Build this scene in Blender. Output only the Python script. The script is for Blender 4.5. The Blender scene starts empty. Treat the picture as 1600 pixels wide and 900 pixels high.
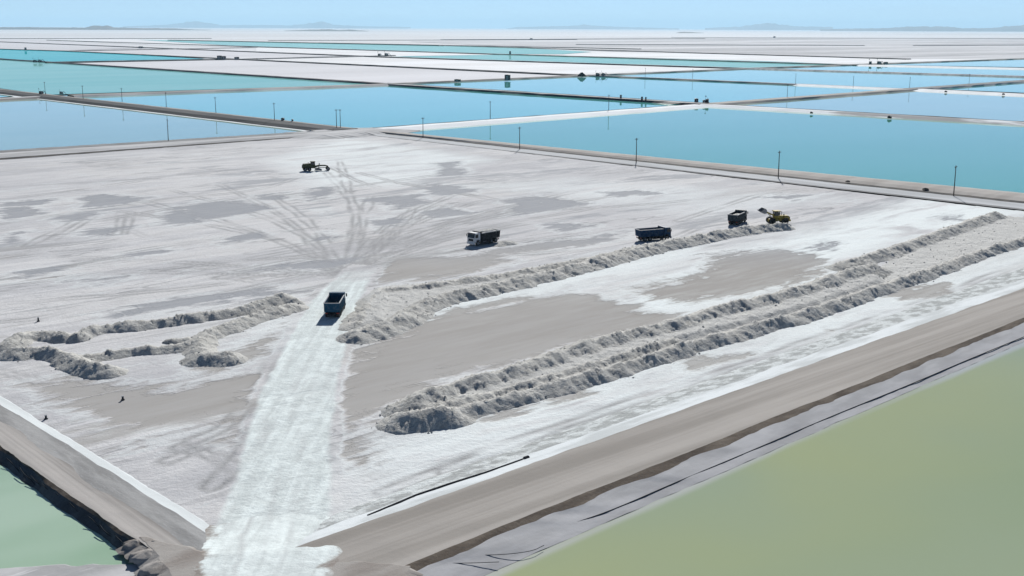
import bpy, math, random
import numpy as np
from mathutils import Vector, Matrix

random.seed(7)
R = math.radians
sc = bpy.context.scene
COL = sc.collection

# ------------------------------------------------------------------ camera
CAM_H = 47.0            # drone height in metres
FPX = 1800.0            # focal length in photo pixels (photo is 1600 wide)
HORIZON_Y = 43.3
PITCH = math.atan((450 - HORIZON_Y) / FPX)
ROLL = R(0.21)
_f = np.array([0, math.cos(PITCH), -math.sin(PITCH)])
_r0 = np.array([1.0, 0, 0])
_u0 = np.array([0, math.sin(PITCH), math.cos(PITCH)])
_r = math.cos(ROLL) * _r0 + math.sin(ROLL) * _u0
_u = -math.sin(ROLL) * _r0 + math.cos(ROLL) * _u0
cam_d = bpy.data.cameras.new("camera")
cam_d.sensor_width = 36
cam_d.lens = 36 * FPX / 1600
cam_d.clip_start = 0.5
cam_d.clip_end = 400000
cam = bpy.data.objects.new("camera", cam_d)
COL.objects.link(cam)
cam.matrix_world = Matrix(((_r[0], _u[0], -_f[0], 0), (_r[1], _u[1], -_f[1], 0),
                           (_r[2], _u[2], -_f[2], CAM_H), (0, 0, 0, 1)))
sc.camera = cam

# ------------------------------------------------------------------ light
SUN_EL, SUN_AZ = 30.0, 7.0        # azimuth clockwise from +Y (camera looks along +Y)
world = bpy.data.worlds.new("World")
sc.world = world
world.use_nodes = True
nt = world.node_tree
nt.nodes.clear()
sky = nt.nodes.new("ShaderNodeTexSky")
sky.sky_type = 'NISHITA'
sky.sun_disc = False
sky.sun_elevation = R(SUN_EL)
sky.sun_rotation = R(SUN_AZ)
sky.altitude = 3650
sky.air_density = 0.65
sky.dust_density = 0.0
sky.ozone_density = 2.6
bg = nt.nodes.new("ShaderNodeBackground")
bg.inputs[1].default_value = 0.05
wo = nt.nodes.new("ShaderNodeOutputWorld")
nt.links.new(sky.outputs[0], bg.inputs[0])
nt.links.new(bg.outputs[0], wo.inputs[0])

sun_d = bpy.data.lights.new("sun", 'SUN')
sun_d.energy = 4.0
sun_d.angle = R(0.53)
sun_d.color = (1.0, 0.98, 0.945)
sun = bpy.data.objects.new("sun", sun_d)
COL.objects.link(sun)
_sd = Vector((math.sin(R(SUN_AZ)) * math.cos(R(SUN_EL)), math.cos(R(SUN_AZ)) * math.cos(R(SUN_EL)), math.sin(R(SUN_EL))))
sun.rotation_euler = _sd.to_track_quat('Z', 'Y').to_euler()
sun.location = (0, 0, 300)

vs = sc.view_settings
vs.view_transform = 'Standard'
vs.look = 'None'
vs.gamma = 1
vs.use_curve_mapping = False
vs.exposure = 0.73

sc.render.engine = 'CYCLES'
sc.cycles.use_denoising = True
sc.cycles.max_bounces = 6
sc.cycles.diffuse_bounces = 3
sc.cycles.glossy_bounces = 3
sc.cycles.volume_bounces = 1
sc.cycles.transparent_max_bounces = 6

# ------------------------------------------------------------------ helpers
def P(x, y, z=0.0):
    """photo pixel -> point of the place on the level z"""
    d = _f + (x - 800) / FPX * _r - (y - 450) / FPX * _u
    t = (z - CAM_H) / d[2]
    return np.array([d[0] * t, d[1] * t, z])

def P2(x, y, z=0.0):
    return P(x, y, z)[:2]

_rng = np.random.RandomState(11)
_perm = _rng.permutation(512)
_ga = _rng.rand(512) * 2 * np.pi
_gx, _gy = np.cos(_ga), np.sin(_ga)

def perlin(x, y, seed=0):
    x = np.asarray(x, float) + seed * 17.31
    y = np.asarray(y, float) + seed * 9.77
    xi = np.floor(x).astype(int); yi = np.floor(y).astype(int)
    xf = x - xi; yf = y - yi
    def g(ix, iy, dx, dy):
        h = _perm[(_perm[ix & 511] + iy) & 511]
        return _gx[h] * dx + _gy[h] * dy
    u = xf * xf * xf * (xf * (xf * 6 - 15) + 10)
    v = yf * yf * yf * (yf * (yf * 6 - 15) + 10)
    a = g(xi, yi, xf, yf); b = g(xi + 1, yi, xf - 1, yf)
    c = g(xi, yi + 1, xf, yf - 1); d = g(xi + 1, yi + 1, xf - 1, yf - 1)
    return ((a + u * (b - a)) + v * ((c + u * (d - c)) - (a + u * (b - a)))) * 1.5

def fbm(x, y, oct=4, seed=0, gain=0.5):
    s = 0; a = 1; f = 1
    for k in range(oct):
        s = s + a * perlin(x * f, y * f, seed + k * 3)
        a *= gain; f *= 2.03
    return s

def seg_dist(px, py, a, b):
    dx, dy = b[0] - a[0], b[1] - a[1]
    L2 = dx * dx + dy * dy + 1e-9
    t = np.clip(((px - a[0]) * dx + (py - a[1]) * dy) / L2, 0, 1)
    return np.hypot(px - a[0] - t * dx, py - a[1] - t * dy), t

def poly_sdf(px, py, poly):
    """signed distance, positive inside"""
    n = len(poly)
    d = np.full(px.shape, 1e9)
    ins = np.zeros(px.shape, bool)
    for i in range(n):
        a, b = poly[i], poly[(i + 1) % n]
        d = np.minimum(d, seg_dist(px, py, a, b)[0])
        c = ((a[1] > py) != (b[1] > py))
        with np.errstate(divide='ignore', invalid='ignore'):
            xx = (b[0] - a[0]) * (py - a[1]) / (b[1] - a[1] + 1e-12) + a[0]
        ins ^= c & (px < xx)
    return np.where(ins, d, -d)

def line_dist(px, py, pts):
    d = np.full(px.shape, 1e9)
    s = np.zeros(px.shape)
    acc = 0
    for a, b in zip(pts[:-1], pts[1:]):
        dd, t = seg_dist(px, py, a, b)
        L = math.hypot(b[0] - a[0], b[1] - a[1])
        m = dd < d
        d = np.where(m, dd, d)
        s = np.where(m, acc + t * L, s)
        acc += L
    return d, s

def mesh_np(name, verts, faces, mat=None, smooth=False, parent=None, attrs=None):
    me = bpy.data.meshes.new(name)
    verts = np.asarray(verts, dtype=np.float32)
    faces = np.asarray(faces, dtype=np.int32)
    k = faces.shape[1]
    me.vertices.add(len(verts)); me.vertices.foreach_set("co", verts.ravel())
    me.loops.add(faces.size); me.loops.foreach_set("vertex_index", faces.ravel())
    me.polygons.add(len(faces))
    me.polygons.foreach_set("loop_start", np.arange(0, faces.size, k, dtype=np.int32))
    me.polygons.foreach_set("loop_total", np.full(len(faces), k, dtype=np.int32))
    me.polygons.foreach_set("use_smooth", np.full(len(faces), smooth, dtype=bool))
    me.update(calc_edges=True)
    for an, av in (attrs or {}).items():
        at = me.attributes.new(an, 'FLOAT', 'POINT')
        at.data.foreach_set("value", np.asarray(av, dtype=np.float32))
    if mat: me.materials.append(mat)
    o = bpy.data.objects.new(name, me)
    COL.objects.link(o)
    if parent: o.parent = parent
    return o

def structure(o):
    o["kind"] = "structure"
    return o

def tag(o, label, cat, group=None):
    o["label"] = label; o["category"] = cat
    if group: o["group"] = group
    return o

def empty(name, loc, heading_deg=0):
    o = bpy.data.objects.new(name, None)
    o.empty_display_size = 0.5
    COL.objects.link(o)
    o.location = loc
    o.rotation_euler = (0, 0, -R(heading_deg))   # heading clockwise from +Y
    return o

class MB:
    def __init__(s):
        s.v = []; s.f = []
    def _add(s, vs, fs):
        b = len(s.v); s.v += [tuple(p) for p in vs]; s.f += [tuple(b + i for i in f) for f in fs]
        return s
    def box(s, x0, x1, y0, y1, z0, z1):
        return s._add([(x0, y0, z0), (x1, y0, z0), (x1, y1, z0), (x0, y1, z0), (x0, y0, z1), (x1, y0, z1), (x1, y1, z1), (x0, y1, z1)],
                      [(0, 3, 2, 1), (4, 5, 6, 7), (0, 1, 5, 4), (1, 2, 6, 5), (2, 3, 7, 6), (3, 0, 4, 7)])
    def cbox(s, x0, x1, y0, y1, z0, z1, c=0.04):
        """box with chamfered vertical and top edges"""
        ring = lambda e, z: [(x0 + c + e, y0 + e, z), (x1 - c - e, y0 + e, z), (x1 - e, y0 + c + e, z), (x1 - e, y1 - c - e, z), (x1 - c - e, y1 - e, z), (x0 + c + e, y1 - e, z), (x0 + e, y1 - c - e, z), (x0 + e, y0 + c + e, z)]
        vs = ring(0, z0) + ring(0, z1 - c) + ring(c * 0.7, z1)
        fs = [tuple(range(7, -1, -1)), tuple(range(16, 24))]
        for k in (0, 8):
            fs += [(k + i, k + (i + 1) % 8, k + 8 + (i + 1) % 8, k + 8 + i) for i in range(8)]
        return s._add(vs, fs)
    def prism_x(s, prof, x0, x1, c=0.0):
        """profile in (y,z), extruded along x; c insets the end caps for a soft edge"""
        n = len(prof)
        cy = sum(p[0] for p in prof) / n; cz = sum(p[1] for p in prof) / n
        def ring(x, e):
            return [(x, p[0] + (cy - p[0]) * e, p[1] + (cz - p[1]) * e) for p in prof]
        rings = [ring(x0, 0), ring(x1, 0)] if c == 0 else [ring(x0, 0.06), ring(x0 + c, 0), ring(x1 - c, 0), ring(x1, 0.06)]
        vs = sum(rings, [])
        fs = [tuple(range(n)), tuple(range(len(vs) - 1, len(vs) - n - 1, -1))]
        for k in range(len(rings) - 1):
            b = k * n
            fs += [(b + (i + 1) % n, b + i, b + n + i, b + n + (i + 1) % n) for i in range(n)]
        return s._add(vs, fs)
    def prism_y(s, prof, y0, y1):
        n = len(prof)
        vs = [(p[0], y0, p[1]) for p in prof] + [(p[0], y1, p[1]) for p in prof]
        fs = [tuple(range(n - 1, -1, -1)), tuple(range(n, 2 * n))] + [(i, (i + 1) % n, n + (i + 1) % n, n + i) for i in range(n)]
        return s._add(vs, fs)
    def tube(s, pts, r, n=8, r1=None):
        pts = [Vector(p) for p in pts]
        vs = []; fs = []
        for i, p in enumerate(pts):
            d = (pts[min(i + 1, len(pts) - 1)] - pts[max(i - 1, 0)]).normalized()
            a = d.orthogonal().normalized() if abs(d.z) > 0.99 else d.cross(Vector((0, 0, 1))).normalized()
            b = d.cross(a)
            rr = r if r1 is None else r + (r1 - r) * i / (len(pts) - 1)
            vs += [p + rr * (math.cos(2 * math.pi * k / n) * a + math.sin(2 * math.pi * k / n) * b) for k in range(n)]
        for i in range(len(pts) - 1):
            fs += [(i * n + k, i * n + (k + 1) % n, (i + 1) * n + (k + 1) % n, (i + 1) * n + k) for k in range(n)]
        fs += [tuple(range(n - 1, -1, -1)), tuple(range(len(vs) - n, len(vs)))]
        return s._add(vs, fs)
    def beam(s, a, b, w, h):
        a, b = Vector(a), Vector(b)
        d = (b - a).normalized()
        x = d.cross(Vector((0, 0, 1)))
        x = Vector((1, 0, 0)) if x.length < 1e-4 else x.normalized()
        z = x.cross(d)
        vs = []
        for p in (a, b):
            vs += [p + x * w / 2 * i + z * h / 2 * j for i, j in ((-1, -1), (1, -1), (1, 1), (-1, 1))]
        return s._add(vs, [(0, 1, 2, 3), (7, 6, 5, 4), (0, 4, 5, 1), (1, 5, 6, 2), (2, 6, 7, 3), (3, 7, 4, 0)])
    def lathe_x(s, prof, cx, cy, cz, n=20):
        """profile of (x, radius), spun about an axle along x"""
        m = len(prof); vs = []; fs = []
        for k in range(n):
            a = 2 * math.pi * k / n
            vs += [(cx + x, cy + r * math.cos(a), cz + r * math.sin(a)) for x, r in prof]
        for k in range(n):
            k2 = (k + 1) % n
            fs += [(k * m + i, k2 * m + i, k2 * m + i + 1, k * m + i + 1) for i in range(m - 1)]
        return s._add(vs, fs)
    def build(s, name, mat, parent=None, smooth=False):
        me = bpy.data.meshes.new(name)
        me.from_pydata(s.v, [], s.f)
        me.validate()
        import bmesh
        bm = bmesh.new(); bm.from_mesh(me); bmesh.ops.recalc_face_normals(bm, faces=bm.faces); bm.to_mesh(me); bm.free()
        if smooth:
            for p in me.polygons: p.use_smooth = True
        me.materials.append(mat)
        o = bpy.data.objects.new(name, me)
        COL.objects.link(o)
        if parent: o.parent = parent
        return o

# ------------------------------------------------------------------ materials
def lin(c):
    return tuple(((v / 255) / 12.92 if v / 255 <= 0.04045 else ((v / 255 + 0.055) / 1.055) ** 2.4) for v in c) + (1.0,)

def new_mat(name):
    m = bpy.data.materials.new(name); m.use_nodes = True
    n = m.node_tree; n.nodes.clear()
    out = n.nodes.new("ShaderNodeOutputMaterial")
    b = n.nodes.new("ShaderNodeBsdfPrincipled")
    n.links.new(b.outputs[0], out.inputs[0])
    return m, n, b

class NG:
    """tiny node-graph helper"""
    def __init__(s, n): s.n = n
    def node(s, t, **kw):
        x = s.n.nodes.new(t)
        for k, v in kw.items(): setattr(x, k, v)
        return x
    def link(s, a, b): s.n.links.new(a, b)
    def coords(s, rot=0.0, scale=(1, 1, 1)):
        g = s.node("ShaderNodeNewGeometry"); m = s.node("ShaderNodeMapping")
        m.vector_type = 'TEXTURE' if False else 'POINT'
        m.inputs['Rotation'].default_value = (0, 0, rot)
        s.link(g.outputs['Position'], m.inputs['Vector'])
        m2 = s.node("ShaderNodeMapping"); m2.inputs['Scale'].default_value = scale
        s.link(m.outputs[0], m2.inputs['Vector'])
        return m2.outputs[0]
    def noise(s, vec, scale, detail=4, rough=0.55, dist=0.0):
        x = s.node("ShaderNodeTexNoise")
        x.inputs['Scale'].default_value = scale; x.inputs['Detail'].default_value = detail
        x.inputs['Roughness'].default_value = rough; x.inputs['Distortion'].default_value = dist
        s.link(vec, x.inputs['Vector'])
        return x.outputs['Fac']
    def attr(s, name):
        x = s.node("ShaderNodeAttribute"); x.attribute_name = name
        return x.outputs['Fac']
    def math(s, op, a, b=None, c=None, clamp=False):
        x = s.node("ShaderNodeMath", operation=op); x.use_clamp = clamp
        for i, v in enumerate((a, b, c)):
            if v is None: continue
            if isinstance(v, (int, float)): x.inputs[i].default_value = v
            else: s.link(v, x.inputs[i])
        return x.outputs[0]
    def ramp(s, v, lo, hi, a=0.0, b=1.0):
        x = s.node("ShaderNodeMapRange"); x.interpolation_type = 'SMOOTHSTEP'
        s.link(v, x.inputs[0])
        x.inputs[1].default_value = lo; x.inputs[2].default_value = hi
        x.inputs[3].default_value = a; x.inputs[4].default_value = b
        return x.outputs[0]
    def mix(s, f, a, b):
        x = s.node("ShaderNodeMix", data_type='RGBA')
        for sock, v in ((x.inputs[0], f), (x.inputs[6], a), (x.inputs[7], b)):
            if isinstance(v, (int, float, tuple)): sock.default_value = v
            else: s.link(v, sock)
        return x.outputs[2]
    def bump(s, h, strength, dist, bsdf):
        x = s.node("ShaderNodeBump")
        x.inputs['Strength'].default_value = strength; x.inputs['Distance'].default_value = dist
        s.link(h, x.inputs['Height']); s.link(x.outputs[0], bsdf.inputs['Normal'])

E1 = R(90 - 48)      # angle of the long pond direction measured from +X
def two_tone(name, c0, c1, scale=0.2, stretch=1.0, rough=0.95, spec=0.08, bump=0.0, bscale=2.0, lo=0.35, hi=0.65, rot=-E1, detail=5, c2=None, metal=0.0):
    m, n, b = new_mat(name); g = NG(n)
    v = g.coords(rot, (1 / stretch, 1, 1))
    f = g.ramp(g.noise(v, scale, detail, 0.6), lo, hi)
    col = g.mix(f, c0, c1)
    if c2 is not None:
        f2 = g.ramp(g.noise(v, scale * 5.3, 4, 0.65), 0.55, 0.72)
        col = g.mix(f2, col, c2)
    g.link(col, b.inputs['Base Color'])
    b.inputs['Roughness'].default_value = rough
    b.inputs['Specular IOR Level'].default_value = spec
    b.inputs['Metallic'].default_value = metal
    if bump: g.bump(g.noise(g.coords(), bscale, 6, 0.65), 1.0, bump, b)
    return m

def G(v, tint=(1, 1, 1)): return (v * tint[0], v * tint[1], v * tint[2], 1)

def water(name, c0, c1, scale=0.01, rough=0.01, calm=1.0):
    m, n, b = new_mat(name); g = NG(n)
    v = g.coords(-E1, (0.4, 1, 1))
    f = g.ramp(g.noise(v, scale, 3, 0.5), 0.3, 0.7)
    g.link(g.mix(f, c0, c1), b.inputs['Base Color'])
    b.inputs['Roughness'].default_value = rough
    b.inputs['IOR'].default_value = 1.36
    if calm < 1:                                   # wind-ruffled, milky brine: less mirror, more body colour
        df = g.node("ShaderNodeBsdfDiffuse"); mx = g.node("ShaderNodeMixShader")
        g.link(g.mix(f, c0, c1), df.inputs[0]); mx.inputs[0].default_value = calm
        g.link(df.outputs[0], mx.inputs[1]); g.link(b.outputs[0], mx.inputs[2])
        g.link(mx.outputs[0], [q for q in n.nodes if q.type == 'OUTPUT_MATERIAL'][0].inputs[0])
    return m

M = {}
M['flat'] = two_tone('salt_flat', G(.56, (1, 1, 1.0)), G(.66, (.98, 1, 1.02)), 0.0006, 3.0)
M['pan_white'] = two_tone('salt_pan_white', G(.66), G(.76, (.98, 1, 1.02)), 0.01, 3.0)
M['pan_pale'] = two_tone('salt_pan_pale', G(.54, (1, 1, 1.03)), G(.62, (1, 1, 1.03)), 0.006, 4.0)
M['pan_streak'] = two_tone('salt_pan_streaked', G(.36, (1, 1, 1.03)), G(.58, (1, 1, 1.02)), 0.0045, 6.0, c2=G(.62))
M['dirt'] = two_tone('dirt_road_gravel', G(.235, (1.08, 1, .90)), G(.35, (1.07, 1, .92)), 0.32, 45.0, bump=0.03, bscale=1.5)
M['dirt2'] = two_tone('dirt_bank_tan', G(.28, (1.08, 1, .92)), G(.36, (1.06, 1, .93)), 0.15, 6.0, bump=0.06, bscale=0.8)
M['grey_road'] = two_tone('grey_gravel', G(.17), G(.24), 0.12, 10.0, rot=-E1 + R(90), bump=0.05, bscale=0.8)
M['grey_salt'] = two_tone('grey_salt_gravel', G(.34), G(.50), 0.18, 8.0, c2=G(.56), bump=0.08, bscale=0.7)
M['crust'] = two_tone('salt_crust', G(.50, (.95, 1, 1.0)), G(.66, (.95, 1, 1.01)), 0.3, 5.0, bump=0.06, bscale=1.2, lo=.4, hi=.58)
M['crust_far'] = two_tone('salt_crust_white', G(.74, (.97, 1, 1.01)), G(.84, (.97, 1, 1.01)), 0.1, 5.0)
M['crust_mix'] = two_tone('salt_crust_dirty', G(.38), G(.62, (.97, 1, 1.02)), 0.16, 4.0, lo=.42, hi=.58, c2=G(.42), bump=0.14, bscale=1.0)
M['crust_bits'] = two_tone('salt_crust_patchy', G(.34), G(.80, (.97, 1, 1.01)), 0.02, 3.0, lo=.46, hi=.52, rot=-E1 + R(90))
M['left_dirt'] = two_tone('dirt_road_rutted', G(.20, (1.06, 1, .94)), G(.40, (1.06, 1, .94)), 0.5, 60.0, rot=-E1 + R(90), bump=0.03, bscale=1.5)
M['dark_road'] = two_tone('dark_gravel', G(.06), G(.09), 0.12, 10.0, rot=-E1 + R(90), bump=0.05, bscale=0.8)
M['left_grey'] = two_tone('grey_bank_gravel', G(.20, (1.0, 1, .99)), G(.29, (1.0, 1, .99)), 0.5, 5.0, rot=-E1 + R(90), bump=0.07, bscale=1.6, c2=G(.30))
M['crust_left'] = two_tone('salt_crust_left', G(.58, (.95, 1, 1.0)), G(.68, (.95, 1, 1.0)), 0.3, 8.0, rot=-E1 + R(90), bump=0.04, bscale=1.0)
M['rubble'] = two_tone('salt_rubble', G(.36, (.96, 1, .98)), G(.60, (.95, 1, .99)), 0.7, 2.0, lo=.42, hi=.58, c2=G(.30), bump=0.22, bscale=1.6)
M['strip_grey'] = two_tone('pale_grey_gravel', G(.38, (.97, 1, 1.02)), G(.48, (.97, 1, 1.02)), 0.2, 10.0, rot=-E1 + R(90))
M['soil'] = two_tone('dark_soil', G(.07, (1.25, 1, .8)), G(.13, (1.2, 1, .8)), 0.6, 3.0, bump=0.08, bscale=2)
M['mud'] = two_tone('brown_mud', G(.22, (1.12, 1, .9)), G(.33, (1.06, 1, .93)), 0.22, 3.0, bump=0.06, bscale=2)
M['liner_grey'] = two_tone('pond_liner_salted', G(.33, (1.0, 1, 1.02)), G(.43, (1.0, 1, 1.02)), 0.4, 4.0, rough=.85, spec=.15, bump=0.03, bscale=1.2)
M['liner_black'] = two_tone('pond_liner_black', G(.012), G(.035, (.8, 1, 1.2)), 0.4, 2.0, rough=.5, spec=.4, bump=0.12, bscale=0.9)
M['dark'] = two_tone('dark_edge', G(.035), G(.08, (1.1, 1, .9)), 0.3, 3.0)

# ------------------------------------------------------------------ far ground
EXT = 90000.0
def sheet(name, pts, z, mat):
    v = np.array([[p[0], p[1], z] for p in pts])
    me = bpy.data.meshes.new(name)
    me.from_pydata([tuple(p) for p in v], [], [tuple(range(len(v)))])
    me.update()
    if me.polygons[0].normal.z < 0: me.flip_normals()
    me.materials.append(mat)
    o = bpy.data.objects.new(name, me); COL.objects.link(o)
    return structure(o)

GZ = -1.2
n = 24
sheet('ground', [(EXT * math.cos(2 * math.pi * k / n), EXT * math.sin(2 * math.pi * k / n)) for k in range(n)], GZ, M['flat'])

def px_sheet(name, pts, z, mat):
    return sheet(name, [P2(x, y, z) for x, y in pts], z, mat)

# salt pans
px_sheet('salt_pan', [(640, 65), (1000, 57.8), (1900, 60.5), (1900, 80), (1620, 92), (1420, 92), (1200, 87), (950, 80)], -.62, M['pan_streak'])
px_sheet('salt_pan', [(60, 97), (320, 92), (420, 95), (905, 117), (610, 130)], -.60, M['pan_pale'])
px_sheet('salt_pan', [(300, 92), (600, 87), (1165, 106), (905, 117), (420, 95)], -.64, M['pan_white'])
px_sheet('salt_pan', [(90, 79), (240, 75), (420, 81), (565, 87), (330, 92)], -.66, M['pan_pale'])
px_sheet('salt_pan', [(-200, 57.5), (60, 62), (240, 74), (90, 79), (-200, 76)], -.68, M['pan_pale'])
px_sheet('salt_pan', [(400, 74), (800, 85), (610, 88), (560, 87), (400, 80.5)], -.70, M['pan_white'])
px_sheet('salt_pan', [(800, 84.5), (950, 80.5), (1200, 86), (1420, 91.5), (1620, 92), (1345, 101), (1300, 100), (1200, 95.5)], -.65, M['pan_white'])
px_sheet('salt_pan', [(70, 62), (250, 61), (400, 68), (400, 73.5), (240, 70)], -.69, M['pan_white'])

# ponds
W = {}
W['blue'] = water('brine_blue', (.13, .52, .47, 1), (.16, .56, .52, 1))
W['blue2'] = water('brine_pale_blue', (.31, .49, .42, 1), (.37, .55, .47, 1), 0.02)
W['teal'] = water('brine_teal', (.11, .40, .29, 1), (.135, .44, .34, 1))
W['green_teal'] = water('brine_green_teal', (.18, .44, .42, 1), (.23, .48, .46, 1), calm=.4)
W['turq'] = water('brine_turquoise', (.02, .37, .42, 1), (.04, .42, .46, 1), calm=.4)
W['strip'] = water('brine_pale_teal', (.21, .48, .45, 1), (.25, .52, .48, 1), calm=.4)
W['olive'] = water('brine_olive', lin((128, 148, 118)), lin((150, 162, 118)), 0.012)
W['green'] = water('brine_green', lin((142, 170, 142)), lin((168, 190, 168)), 0.05)
WZ = -.25
px_sheet('pond_water', [(-300, 124), (0, 157), (85, 152), (500, 203), (490, 208), (0, 238), (-300, 256)], WZ, W['blue2'])
px_sheet('pond_water', [(-300, 120), (0, 139), (60, 147), (0, 152), (-300, 164)], WZ + .01, W['blue'])
px_sheet('pond_water', [(85, 150), (600, 131), (1095, 162), (595, 201), (530, 202)], WZ + .02, W['blue'])
px_sheet('pond_water', [(595, 202), (1095, 163), (1900, 210), (1900, 335), (1600, 310), (560, 206)], WZ + .03, W['teal'])
px_sheet('pond_water', [(620, 131), (905, 118), (1412, 139), (1105, 162)], WZ + .04, W['blue'])
px_sheet('pond_water', [(1105, 163), (1412, 139), (1450, 140), (1900, 160), (1900, 207)], WZ + .05, W['blue2'])
px_sheet('pond_water', [(910, 117), (1165, 106), (1900, 128), (1600, 127), (1412, 138)], WZ + .06, W['blue'])
px_sheet('pond_water', [(1440, 138), (1600, 126.5), (1900, 106), (1900, 158)], WZ + .07, W['blue'])
px_sheet('pond_water', [(1200, 107), (1345, 101), (1600, 106), (1900, 113), (1900, 127)], WZ + .08, W['blue'])
px_sheet('pond_water', [(1345, 101), (1600, 92), (1900, 84), (1900, 112), (1600, 105)], WZ + .09, W['blue'])
px_sheet('pond_water', [(-300, 78), (0, 92), (72, 97), (600, 131), (75, 148), (0, 138), (-300, 112)], WZ + .01, W['green_teal'])
px_sheet('pond_water', [(-300, 74), (0, 77), (100, 79), (320, 92), (72, 96.5), (0, 92), (-300, 76)], WZ + .02, W['turq'])
px_sheet('pond_water', [(215, 62), (270, 63), (800, 74), (925, 81), (880, 84.5), (800, 84.5), (400, 73.5)], WZ + .03, W['strip'])
px_sheet('pond_water', [(800, 85), (1200, 95.5), (1345, 101), (1165, 106), (800, 95.5), (608, 88.5)], WZ + .04, W['strip'])

# ------------------------------------------------------------------ causeways between the far ponds
def causeway(c0, c1, w, h=1.0, top='dirt2', near='dirt2', far='dirt2', ns=2.2, fs=2.0, step=12.0, jit=0.5, edge=None, seed=0, shelf=None):
    """straight bank: near slope | top | far slope; edge = (material, width) thin strip along the far shoulder"""
    a, b = P2(*c0, h), P2(*c1, h)
    d = b - a; L = np.hypot(*d); d /= L
    nrm = np.array([-d[1], d[0]])
    mid = (a + b) / 2
    if np.dot(-mid, nrm) < 0: nrm = -nrm          # nrm points to the camera side
    k = max(2, int(L / step)); k = min(k, 260)
    s = np.linspace(0, L, k + 1)
    offs = [w / 2 + ns, w / 2, -w / 2, -w / 2 - fs]
    zs = [-0.5, h, h, -0.5]
    mats = [near, top, far]
    if edge:
        offs = [w / 2 + ns, w / 2, -w / 2 + edge[1], -w / 2, -w / 2 - fs]
        zs = [-0.5, h, h, h + 0.15, -0.5]
        mats = [near, top, edge[0], far]
    if shelf:                                  # salt crust along the water line
        offs = [offs[0] + shelf[1], offs[0]] + offs[1:]; zs = [-.45, -.08] + zs[1:]; mats = [shelf[0]] + mats
    rows = []
    for j, (o_, z_) in enumerate(zip(offs, zs)):
        nz = fbm(s / 30.0, np.full_like(s, j * 7.7 + seed), 3, seed)
        oo = o_ + np.sign(o_) * nz * jit * (2.2 if j == 0 else 1)
        zz = z_ + (0.12 * fbm(s / 14.0, np.full_like(s, j * 3.1), 3, seed + 5) if z_ > 0 else 0)
        p = a[None] + s[:, None] * d[None] + oo[:, None] * nrm[None]
        rows.append(np.column_stack([p, np.full_like(s, 0) + zz]))
    V = np.concatenate(rows)
    F = []; mi = []
    uniq = list(dict.fromkeys(mats))
    for j in range(len(rows) - 1):
        for i in range(k):
            F.append((j * (k + 1) + i, j * (k + 1) + i + 1, (j + 1) * (k + 1) + i + 1, (j + 1) * (k + 1) + i))
            mi.append(uniq.index(mats[j]))
    o = mesh_np('causeway', V, F)
    for u in uniq: o.data.materials.append(M[u])
    o.data.polygons.foreach_set("material_index", np.array(mi, dtype=np.int32))
    import bmesh
    bm = bmesh.new(); bm.from_mesh(o.data); bmesh.ops.recalc_face_normals(bm, faces=bm.faces)
    if sum(f.normal.z for f in bm.faces) < 0: bmesh.ops.reverse_faces(bm, faces=bm.faces)
    bm.to_mesh(o.data); bm.free()
    return structure(o)

# long-direction banks (running away to the left)
causeway((-250, 113), (540, 202), 13, 1.1, 'dark_road', 'dark_road', 'dirt2', shelf=('crust_far', 3.0), ns=3, edge=('dirt2', 2.0), seed=1)
causeway((-200, 78.5), (600, 130), 7, 1.0, 'dark', 'liner_black', 'grey_salt', seed=2)
causeway((600, 130), (1100, 161.5), 8, 1.15, 'grey_salt', 'liner_black', 'grey_salt', edge=('dark', 2), seed=3)
causeway((1100, 162), (1900, 208), 6, 1.0, 'crust_bits', 'crust_bits', 'dark', ns=7, edge=('dark', 2.0), seed=4)
causeway((-200, 70), (100, 79), 6, 1.0, 'grey_salt', 'dark', 'grey_salt', seed=5)
causeway((100, 79), (905, 116.3), 8, 1.0, 'grey_salt', 'dark', 'grey_salt', seed=6)
causeway((905, 116.3), (1250, 131), 6, 0.9, 'grey_salt', 'dirt2', 'grey_salt', seed=7)
causeway((1250, 131), (1415, 138.5), 6, 0.9, 'grey_salt', 'crust_far', 'dark', ns=9, seed=8)
causeway((1440, 139), (1900, 161), 7, 1.0, 'crust_far', 'crust_far', 'dark', ns=11, edge=('dark', 2), seed=9)
causeway((-200, 57), (612, 88.6), 9, 1.1, 'grey_salt', 'dark', 'grey_salt', seed=10)
causeway((612, 88.6), (1165, 106), 9, 1.0, 'grey_salt', 'dark', 'grey_salt', seed=11)
causeway((1165, 106), (1900, 127.5), 9, 1.0, 'grey_salt', 'grey_salt', 'dirt2', ns=4, seed=12)
causeway((75, 62.3), (800, 84.6), 9, 1.0, 'grey_salt', 'dark', 'grey_salt', seed=13)
causeway((800, 84.6), (1345, 101), 9, 1.0, 'grey_salt', 'dark', 'grey_salt', seed=14)
causeway((1345, 101), (1900, 113), 12, 1.0, 'crust_far', 'crust_far', 'grey_salt', ns=14, seed=15)
causeway((265, 62.2), (690, 70.5), 14, 1.4, 'dark', 'dark', 'grey_salt', seed=16)
causeway((690, 70.5), (1420, 91.5), 10, 1.0, 'grey_salt', 'dark', 'grey_salt', seed=17)
causeway((-200, 60), (330, 59.6), 14, 1.2, 'dark', 'dark', 'grey_salt', seed=18)
causeway((420, 63.0), (900, 61.5), 14, 1.0, 'grey_road', 'dark', 'grey_salt', seed=19)
causeway((690, 61.6), (1100, 60), 16, 1.2, 'grey_road', 'dark', 'grey_salt', seed=20)
causeway((1050, 58.6), (1900, 60.5), 18, 1.0, 'grey_road', 'dark', 'grey_salt', seed=21)
causeway((500, 66.5), (1000, 76), 9, 1.0, 'grey_road', 'dark', 'grey_salt', seed=22)
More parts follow.
